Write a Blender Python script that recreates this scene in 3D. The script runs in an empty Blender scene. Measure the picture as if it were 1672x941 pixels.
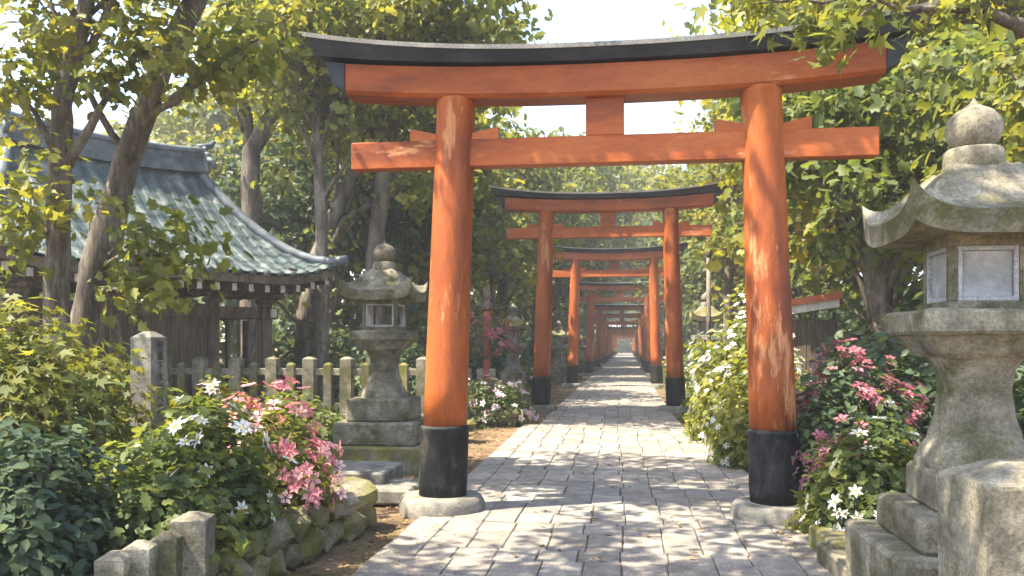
import bpy, bmesh, math, random
import numpy as np
from mathutils import Vector, Matrix, noise as mnoise

R = math.radians
scene = bpy.context.scene
COL = scene.collection
rnd = random.Random(7)
nrng = np.random.default_rng(11)

# ------------------------------------------------------------------ camera
F = 1400.0 / 1672.0            # focal length in picture widths
CAMZ = 1.62
TH = math.atan((1020 - 836) / 1400.0)
CS, SN = math.cos(TH), math.sin(TH)
cam_d = bpy.data.cameras.new('camera')
cam = bpy.data.objects.new('camera', cam_d)
COL.objects.link(cam)
cam.location = (0, 0, CAMZ)
cam.rotation_euler = (R(90), 0, TH)
cam_d.sensor_width = 36
cam_d.lens = 36 * F
cam_d.shift_y = (564 - 470.5) / 1672.0
cam_d.clip_start = 0.05
cam_d.clip_end = 3000
scene.camera = cam


def P(px, py, t):
    """a point of the place measured off the photograph: pixel column, row, and its real distance in metres"""
    a = (px - 836) / 1400.0
    b = (564 - py) / 1400.0
    return Vector((t * (a * CS - SN), t * (a * SN + CS), CAMZ + t * b))


# ------------------------------------------------------------------ materials
def new_mat(name):
    m = bpy.data.materials.new(name)
    m.use_nodes = True
    nt = m.node_tree
    nt.nodes.clear()
    out = nt.nodes.new('ShaderNodeOutputMaterial')
    return m, nt, out


def N(nt, typ, **kw):
    n = nt.nodes.new(typ)
    for k, v in kw.items():
        if k in n.inputs:
            n.inputs[k].default_value = v
        else:
            setattr(n, k, v)
    return n


def ramp(nt, stops):
    n = nt.nodes.new('ShaderNodeValToRGB')
    el = n.color_ramp.elements
    while len(el) < len(stops):
        el.new(0.5)
    for e, (p, c) in zip(el, stops):
        e.position = p
        e.color = (*c, 1)
    return n


def surf_mat(name, stops, scale=3.0, detail=6, rough=0.85, bump=0.3, bump_scale=30.0, stretch=(1, 1, 1),
             patch=None, patch_scale=2.0, patch_lim=(0.52, 0.62), spec=0.3, bump_dist=0.01, attr=None, attr_amt=0.35, objvar=0, grain=.45):
    """noise coloured surface, optional second patchy colour (moss, wear, painted sun dapples), optional per piece variation"""
    m, nt, out = new_mat(name)
    L = nt.links.new
    tc = N(nt, 'ShaderNodeTexCoord')
    oi = N(nt, 'ShaderNodeObjectInfo')
    mp = N(nt, 'ShaderNodeMapping')
    mp.inputs['Scale'].default_value = stretch
    L(tc.outputs['Object'], mp.inputs['Vector'])
    mulw = N(nt, 'ShaderNodeMath', operation='MULTIPLY')
    mulw.inputs[1].default_value = 37.0
    L(oi.outputs['Random'], mulw.inputs[0])
    ns = N(nt, 'ShaderNodeTexNoise', noise_dimensions='4D')
    ns.inputs['Scale'].default_value = scale
    ns.inputs['Detail'].default_value = detail
    ns.inputs['Roughness'].default_value = 0.65
    L(mp.outputs['Vector'], ns.inputs['Vector'])
    L(mulw.outputs[0], ns.inputs['W'])
    rp = ramp(nt, [(.5 + (p - .5) * .55, c) for p, c in stops])
    L(ns.outputs['Fac'], rp.inputs['Fac'])
    col = rp.outputs['Color']
    if patch:
        n2 = N(nt, 'ShaderNodeTexNoise', noise_dimensions='4D')
        n2.inputs['Scale'].default_value = patch_scale
        n2.inputs['Detail'].default_value = 8
        n2.inputs['Roughness'].default_value = 0.7
        L(mp.outputs['Vector'], n2.inputs['Vector'])
        L(mulw.outputs[0], n2.inputs['W'])
        r2 = ramp(nt, [(patch_lim[0], (0, 0, 0)), (patch_lim[1], (1, 1, 1))])
        L(n2.outputs['Fac'], r2.inputs['Fac'])
        mx = N(nt, 'ShaderNodeMix', data_type='RGBA')
        L(r2.outputs['Color'], mx.inputs[0])
        L(col, mx.inputs[6])
        mx.inputs[7].default_value = (*patch, 1)
        col = mx.outputs[2]
    if grain:
        ng = N(nt, 'ShaderNodeTexNoise')
        ng.inputs['Scale'].default_value = bump_scale * 2.2
        ng.inputs['Detail'].default_value = 4
        ng.inputs['Roughness'].default_value = 0.75
        L(mp.outputs['Vector'], ng.inputs['Vector'])
        mr = N(nt, 'ShaderNodeMapRange')
        mr.inputs['From Min'].default_value = .3
        mr.inputs['From Max'].default_value = .7
        mr.inputs['To Min'].default_value = 1 - grain
        mr.inputs['To Max'].default_value = 1 + grain
        L(ng.outputs['Fac'], mr.inputs['Value'])
        mx = N(nt, 'ShaderNodeMix', data_type='RGBA', blend_type='MULTIPLY')
        mx.inputs[0].default_value = 1
        L(col, mx.inputs[6])
        L(mr.outputs[0], mx.inputs[7])
        col = mx.outputs[2]
    if objvar:
        mo = N(nt, 'ShaderNodeMath', operation='MULTIPLY_ADD')
        mo.inputs[1].default_value = objvar
        mo.inputs[2].default_value = 1 - objvar * .6
        L(oi.outputs['Random'], mo.inputs[0])
        mx = N(nt, 'ShaderNodeMix', data_type='RGBA', blend_type='MULTIPLY')
        mx.inputs[0].default_value = 1
        L(col, mx.inputs[6])
        L(mo.outputs[0], mx.inputs[7])
        col = mx.outputs[2]
    if attr:
        at = N(nt, 'ShaderNodeAttribute', attribute_name=attr)
        ma = N(nt, 'ShaderNodeMath', operation='MULTIPLY_ADD')
        ma.inputs[1].default_value = attr_amt
        ma.inputs[2].default_value = 1 - attr_amt / 2
        L(at.outputs['Fac'], ma.inputs[0])
        mx = N(nt, 'ShaderNodeMix', data_type='RGBA', blend_type='MULTIPLY')
        mx.inputs[0].default_value = 1
        L(col, mx.inputs[6])
        L(ma.outputs[0], mx.inputs[7])
        col = mx.outputs[2]
    b = N(nt, 'ShaderNodeBsdfPrincipled')
    b.inputs['Roughness'].default_value = rough
    b.inputs['Specular IOR Level'].default_value = spec
    L(col, b.inputs['Base Color'])
    if bump:
        n3 = N(nt, 'ShaderNodeTexNoise')
        n3.inputs['Scale'].default_value = bump_scale
        n3.inputs['Detail'].default_value = 8
        n3.inputs['Roughness'].default_value = 0.6
        L(mp.outputs['Vector'], n3.inputs['Vector'])
        bp = N(nt, 'ShaderNodeBump')
        bp.inputs['Strength'].default_value = bump
        bp.inputs['Distance'].default_value = bump_dist
        L(n3.outputs['Fac'], bp.inputs['Height'])
        L(bp.outputs['Normal'], b.inputs['Normal'])
    L(b.outputs[0], out.inputs[0])
    return m


def leaf_mat(name, stops, trans=0.48, tint=(1.25, 1.15, 0.55), rough=0.5, spec=0.3, objvar=0.25):
    m, nt, out = new_mat(name)
    L = nt.links.new
    at = N(nt, 'ShaderNodeAttribute', attribute_name='rnd')
    rp = ramp(nt, stops)
    L(at.outputs['Fac'], rp.inputs['Fac'])
    oi = N(nt, 'ShaderNodeObjectInfo')
    ma = N(nt, 'ShaderNodeMath', operation='MULTIPLY_ADD')
    ma.inputs[1].default_value = objvar
    ma.inputs[2].default_value = 1 - objvar / 2
    L(oi.outputs['Random'], ma.inputs[0])
    mx = N(nt, 'ShaderNodeMix', data_type='RGBA', blend_type='MULTIPLY')
    mx.inputs[0].default_value = 1
    L(rp.outputs[0], mx.inputs[6])
    L(ma.outputs[0], mx.inputs[7])
    b = N(nt, 'ShaderNodeBsdfPrincipled')
    b.inputs['Roughness'].default_value = rough
    b.inputs['Specular IOR Level'].default_value = spec
    L(mx.outputs[2], b.inputs['Base Color'])
    mt = N(nt, 'ShaderNodeMix', data_type='RGBA', blend_type='MULTIPLY')
    mt.inputs[0].default_value = 1
    L(mx.outputs[2], mt.inputs[6])
    mt.inputs[7].default_value = (*[t * 1.35 for t in tint], 1)
    tr = N(nt, 'ShaderNodeBsdfTranslucent')
    L(mt.outputs[2], tr.inputs['Color'])
    ms = N(nt, 'ShaderNodeMixShader')
    ms.inputs[0].default_value = trans
    L(b.outputs[0], ms.inputs[1])
    L(tr.outputs[0], ms.inputs[2])
    L(ms.outputs[0], out.inputs[0])
    return m


M = {}
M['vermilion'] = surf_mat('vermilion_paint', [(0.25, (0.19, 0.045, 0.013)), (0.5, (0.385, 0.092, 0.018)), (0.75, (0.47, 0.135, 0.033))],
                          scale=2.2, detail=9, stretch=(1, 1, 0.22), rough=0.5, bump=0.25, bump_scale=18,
                          patch=(0.52, 0.225, 0.095), patch_scale=4.2, patch_lim=(0.565, 0.62), objvar=.2, grain=.16)  # peach patches are sun dapples painted into the vermilion
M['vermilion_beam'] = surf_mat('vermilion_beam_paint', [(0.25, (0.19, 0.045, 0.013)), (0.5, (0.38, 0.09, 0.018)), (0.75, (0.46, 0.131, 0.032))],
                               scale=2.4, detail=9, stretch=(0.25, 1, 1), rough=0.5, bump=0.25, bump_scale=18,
                               patch=(0.52, 0.225, 0.095), patch_scale=4.2, patch_lim=(0.585, 0.64), objvar=.2, grain=.16)  # same painted sun dapples, a little sparser on the beams
M['black_lacquer'] = surf_mat('black_lacquer', [(0.2, (0.007, 0.008, 0.009)), (0.5, (0.018, 0.019, 0.02)), (0.8, (0.04, 0.04, 0.04))],
                              scale=6, stretch=(1, 1, 0.4), spec=.15, rough=0.6, bump=0.3, bump_scale=14, patch=(0.085, 0.075, 0.06),
                              patch_scale=4.5, patch_lim=(0.56, 0.68))
M['roof_black'] = surf_mat('gate_roof_black', [(0.3, (0.012, 0.016, 0.022)), (0.7, (0.045, 0.05, 0.06))], scale=2.0,
                           stretch=(0.5, 1, 1), rough=0.42, bump=0.2, bump_scale=12, patch=(0.1, 0.1, 0.1), patch_scale=4, patch_lim=(0.62, 0.74))
M['cap_highlight'] = surf_mat('painted_highlight_sheet', [(0.3, (0.42, 0.42, 0.40)), (0.7, (0.62, 0.61, 0.57))], scale=3, rough=0.45, bump=0.1,
                          patch=(0.12, 0.12, 0.12), patch_scale=2.0, patch_lim=(0.58, 0.66))  # pale colour paints the sunlit highlight along the gate top
STONE = [(0.22, (0.08, 0.07, 0.05)), (0.5, (0.19, 0.167, 0.12)), (0.78, (0.32, 0.285, 0.21))]
M['stone'] = surf_mat('mossy_granite', STONE, scale=4, rough=0.92, bump=0.55, bump_scale=26, patch=(0.075, 0.072, 0.026),
                      patch_scale=2.4, patch_lim=(0.47, 0.62), bump_dist=0.012)
M['stone_clean'] = surf_mat('pale_granite', [(0.22, (0.10, 0.093, 0.076)), (0.5, (0.175, 0.162, 0.134)), (0.78, (0.27, 0.25, 0.205))], scale=5,
                            rough=0.92, bump=0.5, bump_scale=34, patch=(0.11, 0.105, 0.05), patch_scale=2.2, patch_lim=(0.56, 0.70))
M['stone_moss'] = surf_mat('very_mossy_stone', [(0.25, (0.075, 0.066, 0.047)), (0.5, (0.14, 0.122, 0.085)), (0.75, (0.235, 0.208, 0.15))], scale=4,
                           rough=0.95, bump=0.7, bump_scale=22, patch=(0.125, 0.115, 0.022), patch_scale=3.0, patch_lim=(0.44, 0.60),
                           attr='rnd', attr_amt=0.55)
M['paving'] = surf_mat('stone_paving', [(0.2, (0.16, 0.142, 0.122)), (0.5, (0.255, 0.223, 0.182)), (0.8, (0.355, 0.305, 0.24))], scale=7, detail=9,
                       rough=0.85, bump=0.5, bump_scale=26, patch=(0.20, 0.185, 0.17), patch_scale=1.6, patch_lim=(0.5, 0.7), attr='rnd', attr_amt=0.4)
M['soil'] = surf_mat('leafy_soil', [(0.25, (0.07, 0.045, 0.024)), (0.5, (0.15, 0.095, 0.05)), (0.75, (0.25, 0.165, 0.09))], scale=1.6, detail=10,
                     rough=1.0, bump=0.8, bump_scale=14, bump_dist=0.03, patch=(0.10, 0.10, 0.03), patch_scale=0.6, patch_lim=(0.5, 0.62))
M['joint'] = surf_mat('mossy_joint', [(0.3, (0.07, 0.065, 0.04)), (0.7, (0.14, 0.125, 0.075))], scale=6, rough=1, bump=0.5)
M['bark'] = surf_mat('grey_brown_bark', [(0.25, (0.045, 0.036, 0.027)), (0.5, (0.115, 0.093, 0.071)), (0.78, (0.22, 0.185, 0.147))], scale=5,
                     stretch=(1, 1, 0.25), rough=0.95, bump=0.9, bump_scale=14, bump_dist=0.03, patch=(0.20, 0.165, 0.13), patch_scale=2.4,
                     patch_lim=(0.55, 0.68))
M['wood'] = surf_mat('weathered_dark_timber', [(0.25, (0.06, 0.042, 0.03)), (0.5, (0.115, 0.082, 0.058)), (0.75, (0.19, 0.145, 0.105))], scale=4,
                     stretch=(1, 1, 0.2), rough=0.85, bump=0.5, bump_scale=16)
M['wall_wood'] = surf_mat('brown_board_wall', [(0.25, (0.05, 0.037, 0.027)), (0.55, (0.10, 0.073, 0.05)), (0.8, (0.15, 0.115, 0.08))], scale=5,
                          stretch=(3, 3, 0.25), rough=0.9, bump=0.5, bump_scale=14)
M['white'] = surf_mat('white_paint', [(0.3, (0.42, 0.40, 0.37)), (0.7, (0.6, 0.58, 0.54))], scale=8, rough=0.7, bump=0.1)
M['tile'] = surf_mat('blue_green_roof_tile', [(0.25, (0.032, 0.045, 0.046)), (0.5, (0.06, 0.08, 0.08)), (0.75, (0.11, 0.135, 0.128))], scale=2.6,
                     rough=0.55, bump=0.35, bump_scale=20, patch=(0.19, 0.195, 0.17), patch_scale=2.6, patch_lim=(0.54, 0.66), spec=0.15)
M['tile_dark'] = surf_mat('dark_ridge_tile', [(0.3, (0.06, 0.075, 0.085)), (0.7, (0.14, 0.155, 0.16))], scale=4, rough=0.5, bump=0.3)
M['paper'] = surf_mat('grey_paper_pane', [(0.2, (0.2, 0.2, 0.2)), (0.5, (0.30, 0.30, 0.295)), (0.8, (0.42, 0.42, 0.41))], scale=7, rough=0.8, bump=0.1, grain=.08)
M['frame'] = surf_mat('grey_window_frame', [(0.3, (0.27, 0.27, 0.27)), (0.7, (0.42, 0.42, 0.41))], scale=6, rough=0.8, bump=0.2)
M['ink'] = surf_mat('black_carved_ink', [(0.3, (0.015, 0.015, 0.015)), (0.7, (0.05, 0.048, 0.045))], scale=30, rough=0.9, bump=0)
M['dark'] = surf_mat('dark_hollow', [(0.3, (0.02, 0.018, 0.015)), (0.7, (0.04, 0.035, 0.03))], scale=5, rough=1, bump=0)
M['copper_red'] = surf_mat('red_painted_roof', [(0.3, (0.40, 0.11, 0.05)), (0.7, (0.52, 0.18, 0.09))], scale=4, rough=0.6, bump=0.2)
M['red_post'] = surf_mat('faded_red_paint', [(0.3, (0.30, 0.06, 0.04)), (0.7, (0.42, 0.11, 0.075))], scale=4, rough=0.6, bump=0.2)

M['leaf_spring'] = leaf_mat('spring_leaf', [(0.0, (0.075, 0.10, 0.022)), (0.45, (0.15, 0.17, 0.035)), (0.8, (0.26, 0.255, 0.052)), (1.0, (0.38, 0.34, 0.08))])
M['leaf_mid'] = leaf_mat('mid_leaf', [(0.0, (0.06, 0.092, 0.03)), (0.5, (0.115, 0.148, 0.042)), (0.85, (0.17, 0.19, 0.048)), (1.0, (0.29, 0.28, 0.07))])
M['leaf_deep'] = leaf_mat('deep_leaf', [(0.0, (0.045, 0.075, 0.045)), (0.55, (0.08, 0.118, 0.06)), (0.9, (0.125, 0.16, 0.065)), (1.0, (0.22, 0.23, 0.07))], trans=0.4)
M['leaf_teal'] = leaf_mat('blue_green_leaf', [(0.0, (0.035, 0.06, 0.04)), (0.5, (0.065, 0.095, 0.055)), (0.85, (0.105, 0.135, 0.06)), (1.0, (0.19, 0.21, 0.06))], trans=0.25, tint=(1, 1.1, 0.8), rough=.75, spec=.12)
M['leaf_yellow'] = leaf_mat('yellow_green_leaf', [(0.0, (0.11, 0.125, 0.015)), (0.5, (0.20, 0.20, 0.025)), (1.0, (0.36, 0.31, 0.045))])
M['litter'] = leaf_mat('dry_leaf', [(0.0, (0.14, 0.075, 0.03)), (0.5, (0.28, 0.16, 0.07)), (1.0, (0.42, 0.28, 0.14))], trans=0.1, tint=(1, 1, 1))
M['petal_pink'] = leaf_mat('coral_pink_petal', [(0.0, (0.62, 0.17, 0.19)), (0.5, (0.76, 0.33, 0.34)), (1.0, (0.84, 0.54, 0.52))], trans=0.3, tint=(1, 0.9, 0.9), objvar=0)
M['petal_magenta'] = leaf_mat('magenta_petal', [(0.0, (0.30, 0.075, 0.10)), (0.6, (0.42, 0.14, 0.17)), (1.0, (0.60, 0.31, 0.32))], trans=0.3, tint=(1, 0.9, 0.9), objvar=0)
M['petal_white'] = leaf_mat('white_petal', [(0.0, (0.70, 0.69, 0.62)), (1.0, (0.85, 0.84, 0.78))], trans=0.3, tint=(0.75, 0.75, 0.7), objvar=0)
M['petal_blush'] = leaf_mat('blush_petal', [(0.0, (0.66, 0.42, 0.48)), (0.6, (0.76, 0.58, 0.62)), (1.0, (0.84, 0.76, 0.76))], trans=0.3, tint=(0.8, 0.75, 0.75), objvar=0)
M['flower_eye'] = leaf_mat('yellow_flower_eye', [(0.0, (0.6, 0.38, 0.04)), (1.0, (0.7, 0.5, 0.06))], trans=0.1, tint=(1, 1, 1), objvar=0)


# ------------------------------------------------------------------ objects
def link(o, parent=None):
    COL.objects.link(o)
    if parent is not None:
        o.parent = parent
    return o


def tag(o, label=None, cat=None, group=None, kind=None):
    if label:
        o['label'] = label
    if cat:
        o['category'] = cat
    if group:
        o['group'] = group
    if kind:
        o['kind'] = kind
    return o


def thing(name, label, cat, loc=(0, 0, 0), rz=0.0, group=None, scale=1.0):
    o = bpy.data.objects.new(name, None)
    o.empty_display_size = 0.2
    link(o)
    o.location = loc
    o.rotation_euler = (0, 0, rz)
    o.scale = (scale,) * 3 if not isinstance(scale, (tuple, list)) else scale
    return tag(o, label, cat, group)


KIDS = {}


def dup(root, loc, rz=None, label=None, scale=None, group=None):
    def cp(o, parent):
        c = o.copy()
        COL.objects.link(c)
        c.parent = parent
        for ch in o.children:
            cp(ch, c)
        return c
    c = root.copy()
    COL.objects.link(c)
    for ch in root.children:
        cp(ch, c)
    c.location = loc
    if rz is not None:
        c.rotation_euler = (0, 0, rz)
    if scale is not None:
        c.scale = (scale,) * 3 if not isinstance(scale, (tuple, list)) else scale
    if label:
        c['label'] = label
    if group:
        c['group'] = group
    return c


class MB:
    """collects faces, builds ONE mesh object"""

    def __init__(self):
        self.v, self.f, self.mi, self.r, self.s = [], [], [], [], []

    def add(self, verts, faces, mi=0, r=None, smooth=False):
        b = len(self.v)
        self.v += [tuple(v) for v in verts]
        rv = rnd.random() if r is None else r
        for f in faces:
            self.f.append([b + i for i in f])
            self.mi.append(mi)
            self.r.append(rv)
            self.s.append(smooth)
        return self

    def box(self, c, s, rz=0.0, bev=0.01, mi=0, jit=0.0, taper=1.0, tilt=0.0):
        """bevelled box centred at c with full size s; taper scales the top"""
        hx, hy, hz = s[0] / 2, s[1] / 2, s[2] / 2
        b = min(bev, hx * .8, hy * .8, hz * .8)
        vs = []
        for sz in (-1, 1):
            k = taper if sz > 0 else 1.0
            for sx in (-1, 1):
                for sy in (-1, 1):
                    X, Y = hx * k, hy * k
                    vs += [(sx * X, sy * (Y - b), sz * (hz - b)), (sx * (X - b), sy * Y, sz * (hz - b)), (sx * (X - b), sy * (Y - b), sz * hz)]
        bm = bmesh.new()
        bv = [bm.verts.new(v) for v in vs]
        r = bmesh.ops.convex_hull(bm, input=bv)
        bmesh.ops.dissolve_limit(bm, angle_limit=0.01, verts=bm.verts, edges=bm.edges)
        bm.normal_update()
        bm.verts.ensure_lookup_table()
        cz, sn = math.cos(rz), math.sin(rz)
        out = []
        off = rnd.random() * 100
        for i, v in enumerate(bm.verts):
            v.index = i
            x, y, z = v.co
            if jit:
                x += (rnd.random() - .5) * jit
                y += (rnd.random() - .5) * jit
                z += (rnd.random() - .5) * jit
            z += tilt * x
            out.append((c[0] + x * cz - y * sn, c[1] + x * sn + y * cz, c[2] + z))
        fs = [[v.index for v in f.verts] for f in bm.faces]
        bm.free()
        return self.add(out, fs, mi)

    def grid(self, fn, nu, nv, mi=0, smooth=True, close_u=False, flip=False):
        vs = [fn(i / (nu if close_u else nu - 1), j / (nv - 1)) for i in range(nu) for j in range(nv)]
        fs = []
        for i in range(nu if close_u else nu - 1):
            i2 = (i + 1) % nu
            for j in range(nv - 1):
                q = [i * nv + j, i2 * nv + j, i2 * nv + j + 1, i * nv + j + 1]
                fs.append(q[::-1] if flip else q)
        return self.add(vs, fs, mi, smooth=smooth)

    def lathe(self, prof, c=(0, 0, 0), n=28, mi=0, axis=None, smooth=True, wob=0.0):
        """prof: list of (radius, z); axis: function z -> (dx, dy)"""
        vs, fs = [], []
        for k, (r, z) in enumerate(prof):
            dx, dy = axis(z) if axis else (0, 0)
            for i in range(n):
                a = 2 * math.pi * i / n
                q = 1 + (wob * mnoise.noise(Vector((math.cos(a) * 1.5 + c[0], math.sin(a) * 1.5 + c[1], z * 3))) if wob else 0)
                vs.append((c[0] + dx + r * q * math.cos(a), c[1] + dy + r * q * math.sin(a), c[2] + z))
        for k in range(len(prof) - 1):
            for i in range(n):
                j = (i + 1) % n
                fs.append([k * n + i, k * n + j, (k + 1) * n + j, (k + 1) * n + i])
        self.add(vs, fs, mi, smooth=smooth)
        m = len(prof) - 1
        self.f.append([len(self.v) - n + i for i in range(n)]); self.mi.append(mi); self.r.append(.5); self.s.append(False)
        self.f.append([len(self.v) - n * (m + 1) + n - 1 - i for i in range(n)]); self.mi.append(mi); self.r.append(.5); self.s.append(False)
        return self

    def tube(self, pts, rad, n=8, mi=0, wob=0.0, cap=True):
        pts = [Vector(p) for p in pts]
        vs, fs = [], []
        up = Vector((0.3, 0.9, 0.1)).normalized()
        m = len(pts)
        for k, p in enumerate(pts):
            d = (pts[min(k + 1, m - 1)] - pts[max(k - 1, 0)]).normalized()
            x = d.cross(up)
            if x.length < .05:
                x = d.cross(Vector((1, 0, 0)))
            x.normalize()
            y = d.cross(x).normalized()
            for i in range(n):
                a = 2 * math.pi * i / n
                q = rad[k] * (1 + wob * mnoise.noise(p * 2.3 + Vector((math.cos(a), math.sin(a), 0)) * 1.3))
                vs.append(p + x * (q * math.cos(a)) + y * (q * math.sin(a)))
        for k in range(m - 1):
            for i in range(n):
                j = (i + 1) % n
                fs.append([k * n + i, k * n + j, (k + 1) * n + j, (k + 1) * n + i])
        if cap:
            fs.append([i for i in range(n)])
            fs.append([(m - 1) * n + n - 1 - i for i in range(n)])
        return self.add(vs, fs, mi, smooth=True)

    def sweep(self, stations, mi=0, smooth=False):
        """stations: list of closed rings with the same number of points"""
        n = len(stations[0])
        vs = [p for st in stations for p in st]
        fs = []
        for k in range(len(stations) - 1):
            for i in range(n):
                j = (i + 1) % n
                fs.append([k * n + i, k * n + j, (k + 1) * n + j, (k + 1) * n + i])
        fs.append([n - 1 - i for i in range(n)])
        fs.append([(len(stations) - 1) * n + i for i in range(n)])
        return self.add(vs, fs, mi, smooth=smooth)

    def mesh(self, name, mats):
        me = bpy.data.meshes.new(name)
        me.from_pydata(self.v, [], self.f)
        for m in (mats if isinstance(mats, (list, tuple)) else [mats]):
            me.materials.append(m)
        me.polygons.foreach_set('material_index', self.mi)
        me.polygons.foreach_set('use_smooth', self.s)
        a = me.attributes.new('rnd', 'FLOAT', 'FACE')
        a.data.foreach_set('value', self.r)
        bm = bmesh.new()
        bm.from_mesh(me)
        bmesh.ops.recalc_face_normals(bm, faces=bm.faces)
        bm.to_mesh(me)
        bm.free()
        me.update()
        return me

    def build(self, name, mats, parent=None, loc=None, rz=None):
        o = bpy.data.objects.new(name, self.mesh(name, mats))
        link(o, parent)
        if loc is not None:
            o.location = loc
        if rz is not None:
            o.rotation_euler = (0, 0, rz)
        return o


def weather(o, amt=0.012, freq=2.5, cuts=2):
    """worn, slightly irregular stone: subdivide and push the vertices about"""
    bm = bmesh.new()
    bm.from_mesh(o.data)
    for _ in range(cuts):
        es = [e for e in bm.edges if e.calc_length() > 0.09]
        if not es:
            break
        bmesh.ops.subdivide_edges(bm, edges=es, cuts=1, use_grid_fill=True)
    bm.normal_update()
    off = Vector((rnd.random() * 50, rnd.random() * 50, 0))
    for v in bm.verts:
        n = mnoise.noise(v.co * freq + off) + .5 * mnoise.noise(v.co * freq * 3 + off)
        v.co += v.normal * (n * amt)
    bm.to_mesh(o.data)
    bm.free()
    return o


# ------------------------------------------------------------------ leaves
def tmpl(verts, faces, mi=None):
    return (np.array(verts, dtype=np.float64), faces, mi or [0] * len(faces))


T_OVAL = tmpl([(0, 0, 0), (.33, .27, .07), (.75, .2, .03), (1, 0, -.1), (.75, -.2, .03), (.33, -.27, .07)],
              [(0, 3, 2, 1), (0, 5, 4, 3)])
_mp = []
for k, (ang, ln) in enumerate([(-100, .42), (-78, .2), (-52, .72), (-26, .34), (0, 1.0), (26, .34), (52, .72), (78, .2), (100, .42)]):
    _mp.append((.12 + ln * math.cos(R(ang)), ln * math.sin(R(ang)) * .95, -.14 * ln * ln))
T_MAPLE = tmpl([(0, 0, 0.0)] + _mp, [(0, 1, 2, 3), (0, 3, 4, 5), (0, 5, 6, 7), (0, 7, 8, 9)])
T_LOBE = tmpl([(0, 0, 0), (.2, .33, .03), (.42, .22, .05), (.62, .36, 0), (.72, .16, .03), (1, 0, -.1), (.72, -.16, .03), (.62, -.36, 0), (.42, -.22, .05), (.2, -.33, .03)],
              [(0, 5, 4, 3, 2, 1), (0, 9, 8, 7, 6, 5)])


def t_flower(n, width, cup, eye=0.0, twist=.25):
    vs, fs, mi = [], [], []
    for i in range(n):
        a = 2 * math.pi * i / n
        ca, sa = math.cos(a), math.sin(a)
        b = len(vs)
        for (r, w, z) in [(.06, 0, 0), (.27, -width, cup * .6), (.4, -width * .55, cup * .7), (.54, 0, cup * .3), (.4, width * .55, cup * .7), (.27, width, cup * .6)]:
            vs.append((r * ca - w * sa, r * sa + w * ca, z))
        fs.append((b, b + 1, b + 2, b + 3)); mi.append(0)
        fs.append((b, b + 3, b + 4, b + 5)); mi.append(0)
    if eye:
        b = len(vs)
        for i in range(6):
            a = 2 * math.pi * i / 6
            vs.append((eye * math.cos(a), eye * math.sin(a), .05))
        vs.append((0, 0, .1))
        for i in range(6):
            fs.append((b + i, b + (i + 1) % 6, b + 6)); mi.append(1)
    return tmpl(vs, fs, mi)


T_AZALEA = t_flower(5, .155, .18)
T_DAISY = t_flower(7, .115, .06, eye=.12)
T_STAR = t_flower(6, .12, .14, eye=.07)


def scatter_mesh(name, T, pos, size, nrm, mats, rv=None, spin=None, flat=False):
    """one mesh of many leaf or flower shaped faces"""
    tv, tf, tm = T
    n = len(pos)
    nrm = nrm / (np.linalg.norm(nrm, axis=1, keepdims=True) + 1e-9)
    a = nrng.normal(size=(n, 3)) if spin is None else spin
    x = a - nrm * np.sum(a * nrm, axis=1, keepdims=True)
    x /= np.linalg.norm(x, axis=1, keepdims=True) + 1e-9
    y = np.cross(nrm, x)
    B = np.stack([x, y, nrm], axis=1)                     # n,3(basis),3
    V = np.einsum('vk,nkj->nvj', tv, B) * size[:, None, None] + pos[:, None, :]
    nv = len(tv)
    if rv is None:
        rv = nrng.random(n)
    loops, starts, totals, mis, fr = [], [], [], [], []
    lt = np.array([i for f in tf for i in f], dtype=np.int64)
    ln = np.array([len(f) for f in tf], dtype=np.int64)
    L = (lt[None, :] + (np.arange(n) * nv)[:, None]).ravel()
    tot = np.tile(ln, n)
    st = np.concatenate([[0], np.cumsum(tot)[:-1]])
    me = bpy.data.meshes.new(name)
    me.vertices.add(n * nv)
    me.vertices.foreach_set('co', V.ravel().astype(np.float32))
    me.loops.add(len(L))
    me.loops.foreach_set('vertex_index', L.astype(np.int32))
    me.polygons.add(len(tot))
    me.polygons.foreach_set('loop_start', st.astype(np.int32))
    me.polygons.foreach_set('loop_total', tot.astype(np.int32))
    for m in mats:
        me.materials.append(m)
    me.polygons.foreach_set('material_index', np.tile(np.array(tm, dtype=np.int32), n))
    at = me.attributes.new('rnd', 'FLOAT', 'FACE')
    at.data.foreach_set('value', np.repeat(rv, len(tf)).astype(np.float32))
    me.update(calc_edges=True)
    me.validate()
    return me


def mesh_obj(name, me, parent=None):
    return link(bpy.data.objects.new(name, me), parent)


def clump_leaves(centers, radii, per, size, up=0.5, flat=0.7, szvar=0.8):
    """leaf positions and normals for a set of leaf clumps"""
    c = np.repeat(np.array([tuple(q) for q in centers]), per, axis=0)
    r = np.repeat(np.array(radii), per)
    n = len(c)
    d = nrng.normal(size=(n, 3))
    d /= np.linalg.norm(d, axis=1, keepdims=True)
    rad = r * (nrng.random(n) ** 0.45) * (0.75 + 0.5 * nrng.random(n))
    off = d * rad[:, None]
    off[:, 2] *= flat
    pos = c + off
    nm = d * .8 + nrng.normal(size=(n, 3)) * .55
    nm[:, 2] += up
    sz = size * (1 - szvar / 2 + szvar * nrng.random(n))
    # each clump has its own tone, each leaf a little more
    tone = np.repeat(nrng.random(len(centers)), per)
    rv = np.clip(tone * .55 + nrng.random(n) * .5 - .03, 0, 1)
    return pos, sz, nm, rv


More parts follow.
